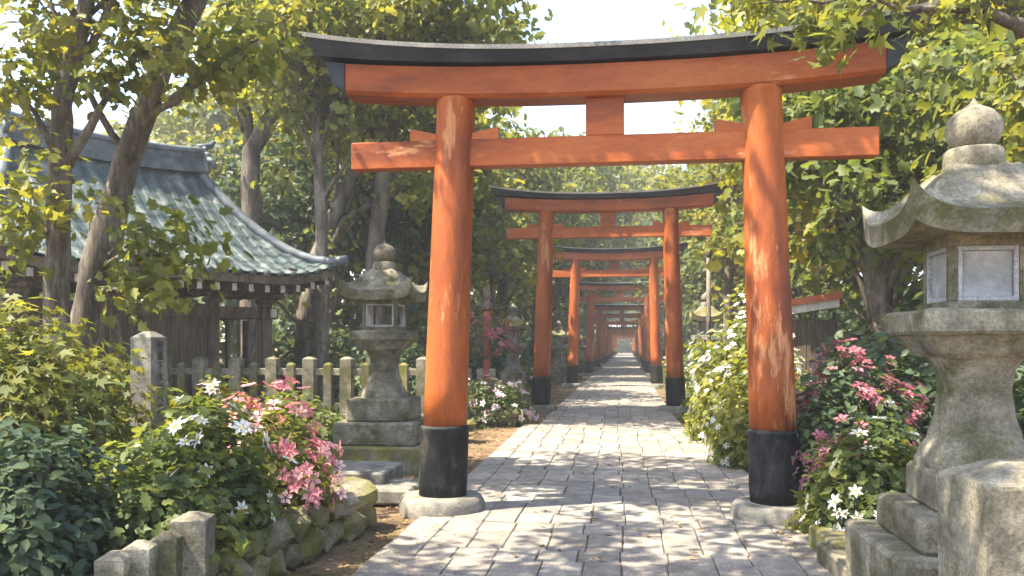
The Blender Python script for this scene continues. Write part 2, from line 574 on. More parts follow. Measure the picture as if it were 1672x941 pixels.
def curved(p0, p1, bend, n=6, r=None):
    r = r or rnd
    p0, p1 = Vector(p0), Vector(p1)
    L = (p1 - p0).length
    o = Vector((r.uniform(-1, 1), r.uniform(-1, 1), r.uniform(-.2, 1))) * bend * L
    pts = []
    for i in range(n):
        t = i / (n - 1)
        q = p0.lerp(p1, t) + o * (4 * t * (1 - t)) * .5
        if 0 < i < n - 1:
            q += Vector((r.uniform(-1, 1), r.uniform(-1, 1), r.uniform(-1, 1))) * L * .025
        pts.append(q)
    return pts


def grow_tree(seed, trunk_pts, trunk_rad, crown_c, crown_r, n_limbs=9, n_twigs=4, start=0.45, limb_r=0.42, extra=()):
    """trunk and limbs as one tapered mesh, and the places where leaf clumps hang"""
    r = random.Random(seed)
    mb = MB()
    tp = [Vector(p) for p in trunk_pts]
    # densify the trunk
    dense, drad = [], []
    for k in range(len(tp) - 1):
        for i in range(5):
            t = i / 5
            dense.append(tp[k].lerp(tp[k + 1], t) + Vector((r.uniform(-1, 1), r.uniform(-1, 1), 0)) * trunk_rad[k] * .12)
            drad.append(trunk_rad[k] * (1 - t) + trunk_rad[k + 1] * t)
    dense.append(tp[-1]); drad.append(trunk_rad[-1])
    if dense[0].z < 0.3:
        drad[0] *= 1.5; drad[1] *= 1.18
    mb.tube(dense, drad, n=12, wob=.22)
    clumps = []
    cc = Vector(crown_c)
    cr = Vector(crown_r)
    m = len(dense)
    for i in range(n_limbs):
        k = int((start + (1 - start) * (i + r.random()) / n_limbs) * (m - 1))
        k = min(k, m - 1)
        p0 = dense[k]
        a = i * 2.4 + r.uniform(-.5, .5)
        ph = r.uniform(-.55, .95)
        d = Vector((math.cos(a) * math.cos(ph), math.sin(a) * math.cos(ph), math.sin(ph)))
        tgt = cc + Vector((d.x * cr.x, d.y * cr.y, d.z * cr.z)) * r.uniform(.6, .95)
        lp = curved(p0, tgt, .22, 7, r)
        r0 = max(drad[k] * limb_r * r.uniform(.75, 1.15), .025)
        mb.tube(lp, [r0 * (1 - .8 * j / 6) for j in range(7)], n=7, wob=.15)
        clumps.append(tgt)
        for j in range(n_twigs):
            q = lp[r.randint(2, 5)]
            e = q + Vector((r.uniform(-1, 1), r.uniform(-1, 1), r.uniform(-.35, .75))) * (.5 * min(cr) + .3)
            tw = curved(q, e, .2, 4, r)
            mb.tube(tw, [r0 * .38, r0 * .28, r0 * .2, r0 * .1], n=5)
            clumps += [e, q.lerp(e, .55)]
    for (p0, p1, rr) in extra:
        lp = curved(p0, p1, .12, 7, r)
        mb.tube(lp, [rr * (1 - .75 * j / 6) for j in range(7)], n=7, wob=.15)
        clumps += [lp[4], lp[5], lp[6]]
    return mb, clumps


def make_tree(name, label, seed, trunk_pts, trunk_rad, crown_c, crown_r, leaf='leaf_spring', T=T_LOBE, lsize=.17, per=60, crad=.75,
              loc=(0, 0, 0), more=(), filt=None, group=None, **kw):
    mb, cl = grow_tree(seed, trunk_pts, trunk_rad, crown_c, crown_r, **kw)
    r = random.Random(seed + 5)
    cl = cl + [Vector(q) for q in more]
    if filt:
        cl = [c for c in cl if filt(Vector(loc) + c)]
    t = thing(name, label, 'tree', loc, group=group)
    mb.build('trunk', M['bark'], t)
    rad = [crad * r.uniform(.65, 1.25) for _ in cl]
    pos, sz, nm, rv = clump_leaves(cl, rad, per, lsize)
    mesh_obj('crown', scatter_mesh('crown', T, pos, sz, nm, [M[leaf]], rv), t)
    return t


def make_shrub(name, label, loc, rx, ry, h, leaf='leaf_mid', T=T_OVAL, lsize=.08, n=2500, flower=None, nfl=0, fsize=.1, fmat='petal_pink',
               cat='shrub', seed=1, fl_side=None, group=None, base=.12, stems=7, fl_low=.25, stem_r=.018):
    r = random.Random(seed)
    g = np.random.default_rng(seed)
    t = thing(name, label, cat, loc, group=group)
    sm = MB()
    for i in range(stems):
        a = i * 2.4
        e = Vector((math.cos(a) * rx * .6 * r.uniform(.3, 1), math.sin(a) * ry * .6 * r.uniform(.3, 1), h * r.uniform(.55, .9)))
        lp = curved((math.cos(a) * .06, math.sin(a) * .06, -.05), e, .2, 5, r)
        sm.tube(lp, [stem_r * (1 - .17 * j) for j in range(5)], n=6)
    sm.build('stem', M['bark'], t)
    off = Vector((seed * 3.7, seed * 1.3, 0))

    def shell(k, lo, hi, zmin=0.0):
        d = g.normal(size=(k, 3))
        d[:, 2] = np.abs(d[:, 2]) * 1.0 - .18
        d /= np.linalg.norm(d, axis=1, keepdims=True)
        lump = np.array([1 + .28 * mnoise.noise(Vector(q) * 2.3 + off) + .18 * mnoise.noise(Vector(q) * 5.5 + off) for q in d])
        rr = (lo + (hi - lo) * g.random(k)) * lump
        p = np.empty_like(d)
        p[:, 0] = d[:, 0] * rr * rx
        p[:, 1] = d[:, 1] * rr * ry
        p[:, 2] = base * h + np.maximum(d[:, 2], -.1) * rr * h * (1 - base)
        return p, d

    p1, d1 = shell(int(n * .72), .72, 1.06)
    p2, d2 = shell(n - len(p1), .25, .8)
    p = np.concatenate([p1, p2]); d = np.concatenate([d1, d2])
    nm = d * .8 + g.normal(size=d.shape) * .5
    nm[:, 2] += .55
    # leaf tone follows sprigs of leaves
    cell = np.floor(p / (lsize * 3.2)).astype(np.int64)
    hsh = ((cell[:, 0] * 73856093) ^ (cell[:, 1] * 19349663) ^ (cell[:, 2] * 83492791)) % 997 / 997.0
    rv = np.clip(hsh * .5 + g.random(len(p)) * .55 - .03, 0, 1)
    mesh_obj('foliage', scatter_mesh('foliage', T, p, lsize * (.7 + .6 * g.random(len(p))), nm, [M[leaf]], rv), t)
    if nfl:
        pf, df = shell(nfl * 6, .98, 1.13)
        keep = df[:, 2] > fl_low - .3
        if fl_side is not None:
            keep &= (df @ np.array(fl_side)) > .1
        # flowers sit in bunches
        bun = np.array([mnoise.noise(Vector(q) * 3.1 + off * 2) for q in df])
        idx = np.where(keep)[0]
        idx = idx[np.argsort(-bun[idx] + g.normal(size=len(idx)) * .22)][:nfl]
        pf, df = pf[idx], df[idx]
        nf = df + g.normal(size=df.shape) * .35
        nf[:, 2] += .25
        mesh_obj('blossoms', scatter_mesh('blossoms', flower, pf, fsize * (.75 + .5 * g.random(len(pf))), nf, [M[fmat], M['flower_eye']]), t)
    return t


# ------------------------------------------------------------------ ground
def sstep(a, b, x):
    t = np.clip((x - a) / (b - a), 0, 1)
    return t * t * (3 - 2 * t)


def ground_h(x, y):
    x = np.asarray(x, dtype=float); y = np.asarray(y, dtype=float)
    h = np.zeros(np.broadcast(x, y).shape)
    h = h + .34 * sstep(-2.62, -2.78, x) * sstep(7.55, 7.35, y)                 # the bed behind the rubble wall
    h = h + .05 * np.clip(np.abs(x) - 4.5, 0, 40) * sstep(4.5, 9, np.abs(x)) * sstep(16, 40, y)
    h = h + .03 * np.sin(x * 2.1 + y * .7) * np.sin(y * 1.7 - x) * sstep(1.6, 2.4, np.abs(x + .15))
    return h - .012


xs = np.concatenate([np.linspace(-400, -45, 12), np.linspace(-40, -9, 32), np.linspace(-8.8, 6, 150), np.linspace(6.5, 40, 34), np.linspace(50, 400, 12)])
ys = np.concatenate([np.linspace(-300, -8, 10), np.linspace(-6, 30, 220), np.linspace(31, 120, 60), np.linspace(130, 900, 24)])
GX, GY = np.meshgrid(xs, ys, indexing='ij')
GZ = ground_h(GX, GY)
gm = MB()
nvv = len(ys)
gv = np.stack([GX, GY, GZ], -1).reshape(-1, 3)
gf = [[i * nvv + j, (i + 1) * nvv + j, (i + 1) * nvv + j + 1, i * nvv + j + 1] for i in range(len(xs) - 1) for j in range(nvv - 1)]
gm.add(gv, gf, smooth=True)
tag(gm.build('ground', M['soil']), kind='structure')

# the paved path: real slabs with joints, one surface
PC, PW = -.16, 2.84


def path_c(y):
    return PC - .16 * min(max((y - 8) / 12, 0), 1) + .2 * min(max((y - 40) / 100, 0), 1)


pm = MB()
y = 1.2
prng = random.Random(3)
ncol = 9
while y < 178:
    d = prng.uniform(.34, .62) if y < 60 else prng.uniform(.7, .9)
    base = [-PW / 2 + PW * i / ncol for i in range(ncol + 1)]
    cuts = [base[0]] + [b + prng.uniform(-.035, .035) for b in base[1:-1]] + [base[-1]]
    if y < 16.8:
        cuts.append(cuts[-1] + .31)
        cuts.insert(0, cuts[0] - .31)
    if prng.random() < .35:
        del cuts[prng.randint(1, ncol - 1)]
    for a, b in zip(cuts[:-1], cuts[1:]):
        g = .0045
        zt = .032 + prng.uniform(-.004, .004)
        pm.box(((a + b) / 2 + path_c(y), y + d / 2 + prng.uniform(-.012, .012), zt - .03), (b - a - 2 * g, d - 2 * g - prng.uniform(0, .012), .06), bev=.008, jit=.006, tilt=prng.uniform(-.006, .006))
    y += d
tag(pm.build('path', M['paving']), kind='structure')
jm = MB()
EX = .31
jm.add([(path_c(0) - PW / 2 - EX, 1, .012), (path_c(0) + PW / 2 + EX, 1, .012), (path_c(8) + PW / 2 + EX, 8, .012), (path_c(8) - PW / 2 - EX, 8, .012)], [(0, 1, 2, 3)])
for sg in (-1, 1):
    a0, a1 = path_c(8) + sg * PW / 2, path_c(17) + sg * PW / 2
    jm.add([(a0, 8, .012), (a0 + sg * EX, 8, .012), (a1 + sg * EX, 17, .012), (a1, 17, .012)], [(0, 1, 2, 3)])
for a, b in [(8, 17), (17, 20), (20, 60), (60, 110), (110, 178)]:
    jm.add([(path_c(a) - PW / 2, a, .012), (path_c(a) + PW / 2, a, .012), (path_c(b) + PW / 2, b, .012), (path_c(b) - PW / 2, b, .012)], [(0, 1, 2, 3)])
tag(jm.build('path_bedding', M['joint']), kind='structure')


# ------------------------------------------------------------------ torii gates
def torii(label, W=3.16, lean=.143, dz=0.0, seed=1):
    r = random.Random(seed)
    t = thing('torii_gate', label, 'torii gate', group='vermilion torii gates over the path')
    top = 4.0 + dz
    for s in (-1, 1):
        xb = s * W / 2
        ax = lambda z: (xb - s * lean * z / top, 0)
        pl = MB().lathe([(.213, .8), (.21, 1.2), (.203, top * .5), (.193, top * .8), (.187, top - .05), (.192, top - .04), (.192, top)], axis=ax, n=36)
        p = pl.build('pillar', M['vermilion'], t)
        sl = MB().lathe([(.232, .16), (.236, .3), (.232, .8), (.238, .81), (.238, .835), (.215, .845)], axis=ax, n=36)
        sl.build('sleeve', M['black_lacquer'], p)
        st = MB().lathe([(.415, -.12), (.42, .0), (.415, .1), (.39, .15), (.36, .168), (.1, .17)], c=(xb, 0, 0), n=26, wob=.03)
        weather(st.build('plinth', M['stone_clean'], p), .008, 4, 0)
    # tie beam with its wedges and the strut above it
    nb = MB().box((0, 0, 3.47 + dz), (4.94, .17, .262), bev=.008)
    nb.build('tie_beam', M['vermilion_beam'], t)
    for s in (-1, 1):
        for q in (-1, 1):
            x0 = s * (W / 2 - lean * 3.6 / 4.0) + q * .19
            w = .24 * q
            z0 = 3.603 + dz
            pr = [(x0 - q * .06, z0), (x0 + w, z0), (x0 + w, z0 + .115), (x0 - q * .06, z0 + .05)]
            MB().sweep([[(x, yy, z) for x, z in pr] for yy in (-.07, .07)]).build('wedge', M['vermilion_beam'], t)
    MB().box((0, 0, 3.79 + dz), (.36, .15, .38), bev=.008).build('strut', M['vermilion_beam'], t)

    def curve(x, half, lift):
        return lift * (abs(x) / half) ** 2.4

    # orange lintel, chamfered along its lower edges
    def ring(x, zb, zt, dpt, cz, ch=.035):
        return [(x, -dpt + ch, zb + cz), (x, -dpt, zb + ch + cz), (x, -dpt, zt + cz), (x, dpt, zt + cz), (x, dpt, zb + ch + cz), (x, dpt - ch, zb + cz)]
    xsn = [-1 + 2 * i / 24 for i in range(25)]
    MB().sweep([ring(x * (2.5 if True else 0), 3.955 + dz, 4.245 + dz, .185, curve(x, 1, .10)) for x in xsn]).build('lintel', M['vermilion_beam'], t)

    # black roof beam: slanted ends, gently rising tips, stepped below
    def kring(u, hb, ht, zb, zt, d0, d1, lift, lift_t):
        xb, xt = u * hb, u * ht
        cb, ct = curve(u, 1, lift), curve(u, 1, lift_t)
        return [(xb, -d0, zb + cb), (xt, -d1, zt - .03 + ct), (xt, 0, zt + ct), (xt, d1, zt - .03 + ct), (xb, d0, zb + cb)]
    k = MB().sweep([kring(u, 2.76, 2.87, 4.262 + dz, 4.41 + dz, .25, .30, .15, .225) for u in xsn])
    kb = k.build('roof_beam', M['roof_black'], t)
    cp = MB().sweep([[(u * 2.885, -.312, 4.362 + dz + curve(u, 1, .225)), (u * 2.887, -.330, 4.398 + dz + curve(u, 1, .225)), (u * 2.89, 0, 4.432 + dz + curve(u, 1, .225)),
                      (u * 2.887, .33, 4.398 + dz + curve(u, 1, .225)), (u * 2.885, .312, 4.362 + dz + curve(u, 1, .225)), (u * 2.885, 0, 4.413 + dz + curve(u, 1, .225))] for u in xsn])
    cp.build('highlight_strip', M['cap_highlight'], kb)  # strip added as a painted highlight along the roof beam edge
    for s in (-1, 1):
        MB().sweep([[(s * x1, yy, z) for (x1, z) in [(2.503, 4.09 + dz), (2.60, 4.13 + dz), (2.70, 4.37 + dz), (2.503, 4.345 + dz)]] for yy in (-.2, .2)]).build('beam_end', M['roof_black'], t)
    return t


gates_y = [8.2, 21, 33, 46, 58.5, 71, 83, 95, 107, 119, 131, 143, 154, 166]
gates_c = [-.185, -.41, -.396, -.27, -.24, -.21, -.19, -.16, -.12, -.08, -.04, 0, .05, .1]
ords = ['first', 'second', 'third', 'fourth', 'fifth', 'sixth', 'seventh', 'eighth', 'ninth', 'tenth', 'eleventh', 'twelfth', 'thirteenth', 'fourteenth']
g1 = torii('largest vermilion torii gate standing across the path right in front of the viewer')
g1.location = (gates_c[0], gates_y[0], 0)
g2 = torii('second vermilion torii gate counted along the path, framed by the largest gate', W=3.28, dz=.9, seed=2)
g2.location = (gates_c[1], gates_y[1], 0)
hsc = [1, 1, 1, .93, .82, .80, .735, .69, .68, .675, .67, .665, .66, .655]
for i in range(2, 14):
    lab = f'{ords[i]} vermilion torii gate counted from the front along the paved path'
    if i == 13:
        lab = 'farthest and smallest torii gate framing the dark end of the path'
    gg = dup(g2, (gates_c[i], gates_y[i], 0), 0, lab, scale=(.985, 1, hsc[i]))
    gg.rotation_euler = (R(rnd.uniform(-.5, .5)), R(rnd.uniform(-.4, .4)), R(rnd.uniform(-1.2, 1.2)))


# ------------------------------------------------------------------ stone lanterns
def lantern_parts(t, mat='stone', roof_hw=.475, fb_hw=.205, tiers=(), weath=.01, panes=True, mat2=None):
    """lantern from its shaft foot (z .95) up; tiers: (half width, z0, z1, material)"""
    ms = M[mat]
    # shaft: square plan, waisted
    def sh(u, v):
        z = .93 + .64 * v
        prof = [(0, .27), (.06, .27), (.13, .25), (.3, .205), (.5, .175), (.7, .165), (.85, .175), (.93, .2), (1, .235)]
        for (a, ra), (b, rb) in zip(prof[:-1], prof[1:]):
            if v <= b:
                k = (v - a) / (b - a)
                r = ra + (rb - ra) * (k * k * (3 - 2 * k))
                break
        a = 2 * math.pi * u + math.pi / 4
        # squarish cross-section with chamfered corners
        ca, sa = math.cos(a), math.sin(a)
        q = r / max(abs(ca), abs(sa), (abs(ca) + abs(sa)) * .62)
        return (ca * q, sa * q, z)
    s = MB().grid(sh, 48, 30, close_u=True, smooth=True)
    weather(s.build('shaft', ms, t), weath * .5, 3, 0)
    # platform: slab on a tapered underside
    pf = MB()
    pf.box((0, 0, 1.745), (.75, .75, .135), bev=.018)
    def pring(hw, z):
        return [(-hw, -hw, z), (hw, -hw, z), (hw, hw, z), (-hw, hw, z)]
    pf.sweep([pring(.23, 1.555), pring(.26, 1.58), pring(.33, 1.678)])
    weather(pf.build('platform', ms, t), weath, 3, 3)
    # fire box: four corner posts, sill and head so that the windows are real openings
    fb = MB()
    w, pw = fb_hw, .05
    fb.box((0, 0, 1.835), (2 * w, 2 * w, .05), bev=.008)
    fb.box((0, 0, 2.20), (2 * w, 2 * w, .09), bev=.008)
    for sx in (-1, 1):
        for sy in (-1, 1):
            fb.box((sx * (w - pw / 2), sy * (w - pw / 2), 2.008), (pw - .003, pw - .003, .296), bev=.004)
    fbo = fb.build('fire_box', ms, t)
    for k in range(4):
        a = k * math.pi / 2
        ca, sa = math.cos(a), math.sin(a)
        fr = MB()
        ow, oh = 2 * w - 2 * pw, .297
        fw = .024
        def rot(x, yv):
            return (x * ca - yv * sa, x * sa + yv * ca)
        for (cx, cz, sx, sz) in [(-ow / 2 + fw / 2, 2.008, fw, oh), (ow / 2 - fw / 2, 2.008, fw, oh), (0, 1.86 + fw / 2, ow - 2 * fw, fw), (0, 2.156 - fw / 2, ow - 2 * fw, fw)]:
            x, yv = rot(cx, -(w - .022))
            fr.box((x, yv, cz), (sx, .03, sz), rz=a, bev=.003)
        fr.build('window_frame', M['frame'], fbo)
        if not panes:
            continue
        pn = MB()
        x, yv = rot(0, -(w - .034))
        pn.box((x, yv, 2.008), (ow - 2 * fw - .004, .008, oh - 2 * fw - .004), rz=a, bev=.001)
        pn.build('pane', M['paper'], fbo)
    # roof: square plan, domed crown flaring to turned up corners
    hw = roof_hw
    def rz_(u, v):
        m = max(abs(u), abs(v))
        mn = min(abs(u), abs(v)) / m if m > 1e-6 else 0
        k = max((m - .22) / .78, 0)
        z = .30 * (.5 + .5 * math.cos(math.pi * min(k, 1) ** .95))
        z += .155 * (mn ** 4) * (k ** 3.2)
        # ridge along the diagonals
        z += .02 * max(0, 1 - (1 - mn) / .12) * min(1, m * 2)
        return z
    n = 30
    rf = MB()
    def top(i, j):
        u, v = -1 + 2 * i, -1 + 2 * j
        return (u * hw, v * hw, 2.315 + rz_(u, v))
    rf.grid(top, n + 1, n + 1)
    def bot(i, j):
        u, v = -1 + 2 * i, -1 + 2 * j
        m = max(abs(u), abs(v))
        mn = min(abs(u), abs(v)) / m if m > 1e-6 else 0
        return (u * hw * .965, v * hw * .965, 2.195 + .075 * (mn ** 4) * (m ** 3.5) + .03 * (1 - m))
    rf.grid(bot, n + 1, n + 1)
    edge = [(-1 + 2 * i / n, -1) for i in range(n)] + [(1, -1 + 2 * i / n) for i in range(n)] + [(1 - 2 * i / n, 1) for i in range(n)] + [(-1, 1 - 2 * i / n) for i in range(n)]
    vt = [top((u + 1) / 2, (v + 1) / 2) for u, v in edge]
    vb = [bot((u + 1) / 2, (v + 1) / 2) for u, v in edge]
    ne = len(edge)
    rf.add(vt + vb, [(i, (i + 1) % ne, ne + (i + 1) % ne, ne + i) for i in range(ne)])
    weather(rf.build('roof', M[mat2] if mat2 else ms, t), weath * .35, 2, 0)
    # neck ring and jewel
    fn = MB()
    fn.lathe([(.15, 2.585), (.158, 2.61), (.155, 2.70), (.14, 2.715), (.09, 2.72)], n=20)
    fn.lathe([(.075, 2.71), (.10, 2.725), (.135, 2.77), (.148, 2.825), (.138, 2.88), (.10, 2.925), (.055, 2.95), (.022, 2.975), (.003, 3.01)], n=24)
    weather(fn.build('finial', ms, t), weath * .6, 4, 0)
    for (h, z0, z1, m) in tiers:
        weather(MB().box((0, 0, (z0 + z1) / 2), (2 * h, 2 * h, z1 - z0), bev=.025).build('base_block', M[m], t), weath * 1.3, 3, 3)


LG = 'stone lanterns beside the path'
pr_ = P(1590, 564, 4.8)
lr = thing('stone_lantern', 'large weathered stone lantern with grey paned fire box standing close at hand beside the path', 'stone lantern', (pr_.x, pr_.y, 0), group=LG)
lantern_parts(lr, 'stone', tiers=[(.285, .72, .94, 'stone'), (.41, .52, .722, 'stone'), (.56, -.05, .524, 'stone')])
pl_ = P(628, 564, 11.3)
ll = thing('stone_lantern', 'mossy stone lantern on stacked square blocks behind the stone steps', 'stone lantern', (pl_.x, pl_.y, 0), group=LG)
lantern_parts(ll, 'stone', panes=False, roof_hw=.47, fb_hw=.235, mat2='stone',
              tiers=[(.40, .64, .94, 'stone'), (.53, .35, .645, 'stone'), (.66, -.05, .352, 'stone_moss')])
q = P(838, 564, 24)
l3 = thing('stone_lantern', 'small mossy stone lantern beside the second torii gate behind the blush azalea', 'stone lantern', (q.x, q.y, 0), group=LG, scale=.93)
lantern_parts(l3, 'stone_clean', roof_hw=.42, fb_hw=.19, mat2='stone_moss', tiers=[(.36, -.05, .94, 'stone')])
for (px, tt, sc, lab) in [(912, 35, .88, 'small grey stone lantern between the second and third torii gates'),
                          (951, 60, .88, 'tiny distant stone lantern between the third and fourth torii gates'),
                          (1153, 24.5, 1.05, 'pale stone lantern rising above the white flowering bushes near a thin pole')]:
    q = P(px, 564, tt)
    dup(l3, (q.x, q.y, 0), 0, lab, scale=sc)


# ------------------------------------------------------------------ other stonework
def stone_post(name, label, loc, w, h, rz=0, cap=.06, mat='stone', wth=.008, cat='stone post', group=None):
    o = MB()
    hw = w / 2
    def sq(k, z):
        return [(-k, -k, z), (k, -k, z), (k, k, z), (-k, k, z)]
    o.sweep([sq(hw * 1.02, -.1), sq(hw, h * .5), sq(hw, h - cap - .015), sq(hw * .985, h - cap), sq(hw * .42, h - .008), sq(hw * .30, h)])
    ob = o.build(name, M[mat], None, loc, rz)
    weather(ob, wth, 3, 3)
    return tag(ob, label, cat, group)


q = P(243, 600, 8)
mp_ = stone_post('stone_marker', 'tall square stone marker with carved vertical writing among yellow green shrubs', (q.x, q.y, .3), .225, 1.45, rz=R(-8), cap=.055, mat='stone_clean',
                 wth=.004, cat='stone marker')
# carved writing down its right face
ch = ['初', '雅', '下', '水', '川', 'へ', '二']
for i, c in enumerate(ch):
    cu = bpy.data.curves.new('inscription', 'FONT')
    cu.body = c
    cu.size = .098
    cu.align_x = 'CENTER'
    cu.extrude = .002
    tmp = bpy.data.objects.new('tmp', cu)
    COL.objects.link(tmp)
    bpy.context.view_layer.update()
    me = bpy.data.meshes.new_from_object(tmp.evaluated_get(bpy.context.evaluated_depsgraph_get()))
    bpy.data.objects.remove(tmp)
    me.materials.clear(); me.materials.append(M['ink'])
    o = mesh_obj('inscription', me, mp_)
    # right-hand face of the rotated post is its +x... face seen from the path
    o.rotation_euler = (R(90), 0, R(90))
    o.location = (.116, .012, 1.285 - i * .098)
    o.scale = (.95, 1, 1)

pb_ = P(1652, 755, 3.7)
stone_post('stone_bollard', 'stout square stone post with chamfered top in the near corner beside the large lantern', (pb_.x + .02, pb_.y, 0), .47, 1.12, rz=R(3), cap=.075, mat='stone', wth=.008)

# low posts at the near left
PG = 'low stone posts edging the shrub bed'
for (px, py, tt, w, h, lab) in [(314, 836, 5.0, .205, 1.1, 'tallest of the low stone posts edging the shrub bed'),
                                (272, 868, 4.85, .15, .95, 'low stone post touching the tallest one of its row'),
                                (228, 883, 4.7, .15, .9, 'low stone post third from the tallest end of its row'),
                                (187, 900, 4.6, .15, .86, 'low stone post farthest from the tallest, half under the dark shrub')]:
    q = P(px, py, tt)
    stone_post('stone_post', lab, (q.x, q.y, q.z - h), w, h, rz=R(12), cap=.035, mat='stone', group=PG)


def rubble_wall(label, pts, h, t=.32, seed=1, z0=0, sz=.3, name='rubble_wall'):
    """a dry wall of rounded stones along a line"""
    r = random.Random(seed)
    mb = MB()
    for a, b in zip(pts[:-1], pts[1:]):
        a, b = Vector(a), Vector(b)
        L = (b - a).length
        ang = math.atan2(b.y - a.y, b.x - a.x)
        rows = max(1, round(h / (sz * .62)))
        for k in range(rows):
            x = -r.uniform(0, .15)
            while x < L:
                w = sz * r.uniform(.65, 1.35)
                p = a.lerp(b, min(max((x + w / 2) / L, 0), 1))
                hh = h / rows
                mb.box((p.x + r.uniform(-.015, .015), p.y + r.uniform(-.015, .015), z0 + hh * (k + .5)), (w * .97, t * r.uniform(.85, 1.08), hh * r.uniform(.95, 1.12)), rz=ang + r.uniform(-.09, .09),
                       bev=.06, jit=.055)
                x += w
    core = MB()
    o = mb.build(name, M['stone_moss'])
    weather(o, .014, 4, 1)
    return tag(o, label, 'stone wall')


rubble_wall('mossy rubble wall holding the azalea bed beside the steps', [(-2.62, 4.6), (-2.45, 6.2), (-2.33, 7.35), (-2.9, 7.5), (-3.6, 7.55)], .40, seed=4, sz=.3)
q = P(805, 690, 17.6)
rubble_wall('low stone edging under the blush azalea by the path', [(q.x - .75, q.y + .3), (q.x - .5, q.y - .25), (q.x + .35, q.y - .3), (q.x + .5, q.y + .9)], .3, seed=6, sz=.34)
rubble_wall('mossy rubble footing below the stone fence', [(-8.2, 14.3), (-2.75, 14.3)], .36, seed=8, sz=.36)


def slab(name, label, c, s, rz=0, mat='stone_clean', cat='stone step', wth=.01):
    o = MB().box((0, 0, s[2] / 2), s, bev=.02).build(name, M[mat], None, c, rz)
    weather(o, wth, 2.5, 3)
    return tag(o, label, cat)


q = P(590, 790, 9.4)
slab('stone_step', 'upper broad stone step in front of the mossy lantern', (q.x - .1, q.y + .15, 0), (.85, .95, .27), R(2))
q = P(640, 820, 8.9)
slab('stone_step', 'lower stone step tucked beside the gate pillar plinth', (q.x - .02, q.y + .2, 0), (.5, .8, .15), R(2))
q = P(1212, 745, 12.3)
slab('kerb_stone', 'pale kerb block lying behind the near gate pillar under white flowers', (q.x, q.y, 0), (.5, .55, .2), R(4), 'stone', 'kerb stone')
q = P(1372, 905, 5.9)
slab('kerb_stone', 'low mossy kerb block in front of the large lantern base', (q.x + .12, q.y, 0), (.34, .9, .17), R(2), 'stone', 'kerb stone')
q = P(1435, 890, 5.0)
slab('kerb_stone', 'kerb block under the white daisies farther along from the large lantern', (q.x + .15, q.y + 1.5, 0), (.3, .7, .2), R(4), 'stone_moss', 'kerb stone')

# stone fence in front of the hall
fz = .36
ft = thing('stone_fence', 'grey stone fence of square posts and rail before the tiled hall', 'fence', (0, 14.3, 0))
MB().box((-5.45, 0, fz + .045), (5.5, .3, .09), bev=.015).build('curb', M['stone'], ft)
MB().box((-5.45, 0, fz + .80), (5.5, .085, .12), bev=.01).build('rail', M['stone'], ft)
MB().box((-5.45, 0, fz + .22), (5.5, .085, .10), bev=.01).build('rail', M['stone'], ft)
x = -8.1
k = 0
while x < -2.8:
    tall = k % 2 == 0
    w = .2 if tall else .14
    h = 1.06 if tall else .96
    p_ = MB()
    def sq(kk, z):
        return [(x - kk, -kk, z), (x + kk, -kk, z), (x + kk, kk, z), (x - kk, kk, z)]
    p_.sweep([sq(w / 2, fz + .09), sq(w / 2, fz + h - .04), sq(w * .2, fz + h)])
    weather(p_.build('post', M['stone'] if tall else M['stone_moss'], ft), .008, 3, 2)
    x += .335
    k += 1

# a shorter run along the path behind the gate pillar
ft2 = thing('stone_fence', 'short dark run of stone fence behind the blush azalea', 'fence', (-3.55, 18.6, 0))
MB().box((0, 0, .75), (1.5, .08, .1), bev=.01).build('rail', M['stone'], ft2)
for i in range(6):
    weather(MB().box((-.68 + i * .27, 0, .55), (.15, .15, 1.12), bev=.03).build('post', M['stone'], ft2), .006, 3, 2)

# ------------------------------------------------------------------ tiled hall
UA = R(32)
U = Vector((math.sin(UA), math.cos(UA), 0))
Vv = Vector((math.cos(UA), -math.sin(UA), 0))
corner = P(556, 440, 17.0)
Lh, Wd, Lr = 3.3, 2.65, 1.75
hc = Vector((corner.x, corner.y, 0)) - U * Lh - Vv * Wd
hall = thing('tiled_hall', 'old timber shrine hall with curved blue green tiled roof behind the stone fence', 'shrine hall', hc, math.atan2(U.y, U.x))
# local axes: +x = along the ridge (U), -y = towards the path (Vv)
ZE, ZR = 2.92, 5.15


def roof_z(p, qd):
    """height of the roof surface at plan position p along, qd across"""
    df = (Wd - abs(qd)) / Wd
    ds = (Lh - abs(p)) / (Lh - Lr)
    s = max(0, min(df, ds, 1))
    z = ZE + (ZR - ZE) * (.42 * s + .58 * s ** 2.1)
    e = max(0, 1 - min(df, 1)) * max(0, 1 - min(ds, 1))
    z += .30 * e ** 2.2
    return z


roofm = MB()
RS = .29


def rib(v):
    f = (v / RS) % 1.0
    return .036 * math.sqrt(max(0, 1 - ((f - .5) / .27) ** 2)) if abs(f - .5) < .27 else 0.0


def step(d):
    f = (d / .27) % 1.0
    return .03 * (1 - f)


def slope(front, sgn):
    n_along = int((2 * Lh if front else 2 * Wd) / RS * 9)
    half = Lh if front else Wd
    nd = 44
    def fn(i, j):
        a = -half + 2 * half * i
        if front:
            smax = min(1, (Lh - abs(a)) / (Lh - Lr))
            s = smax * j
            p, qd = a, sgn * (Wd - s * Wd)
            d = s * Wd
        else:
            smax = min(1, (Wd - abs(a)) / Wd)
            s = smax * j
            p, qd = sgn * (Lh - s * (Lh - Lr)), a
            d = s * (Lh - Lr)
        return (p, -qd, roof_z(p, qd) + rib(a) + step(d))
    roofm.grid(fn, n_along, nd, smooth=False)


for s in (1, -1):
    slope(True, s)
    slope(False, s)
roof = roofm.build('roof', M['tile'], hall)
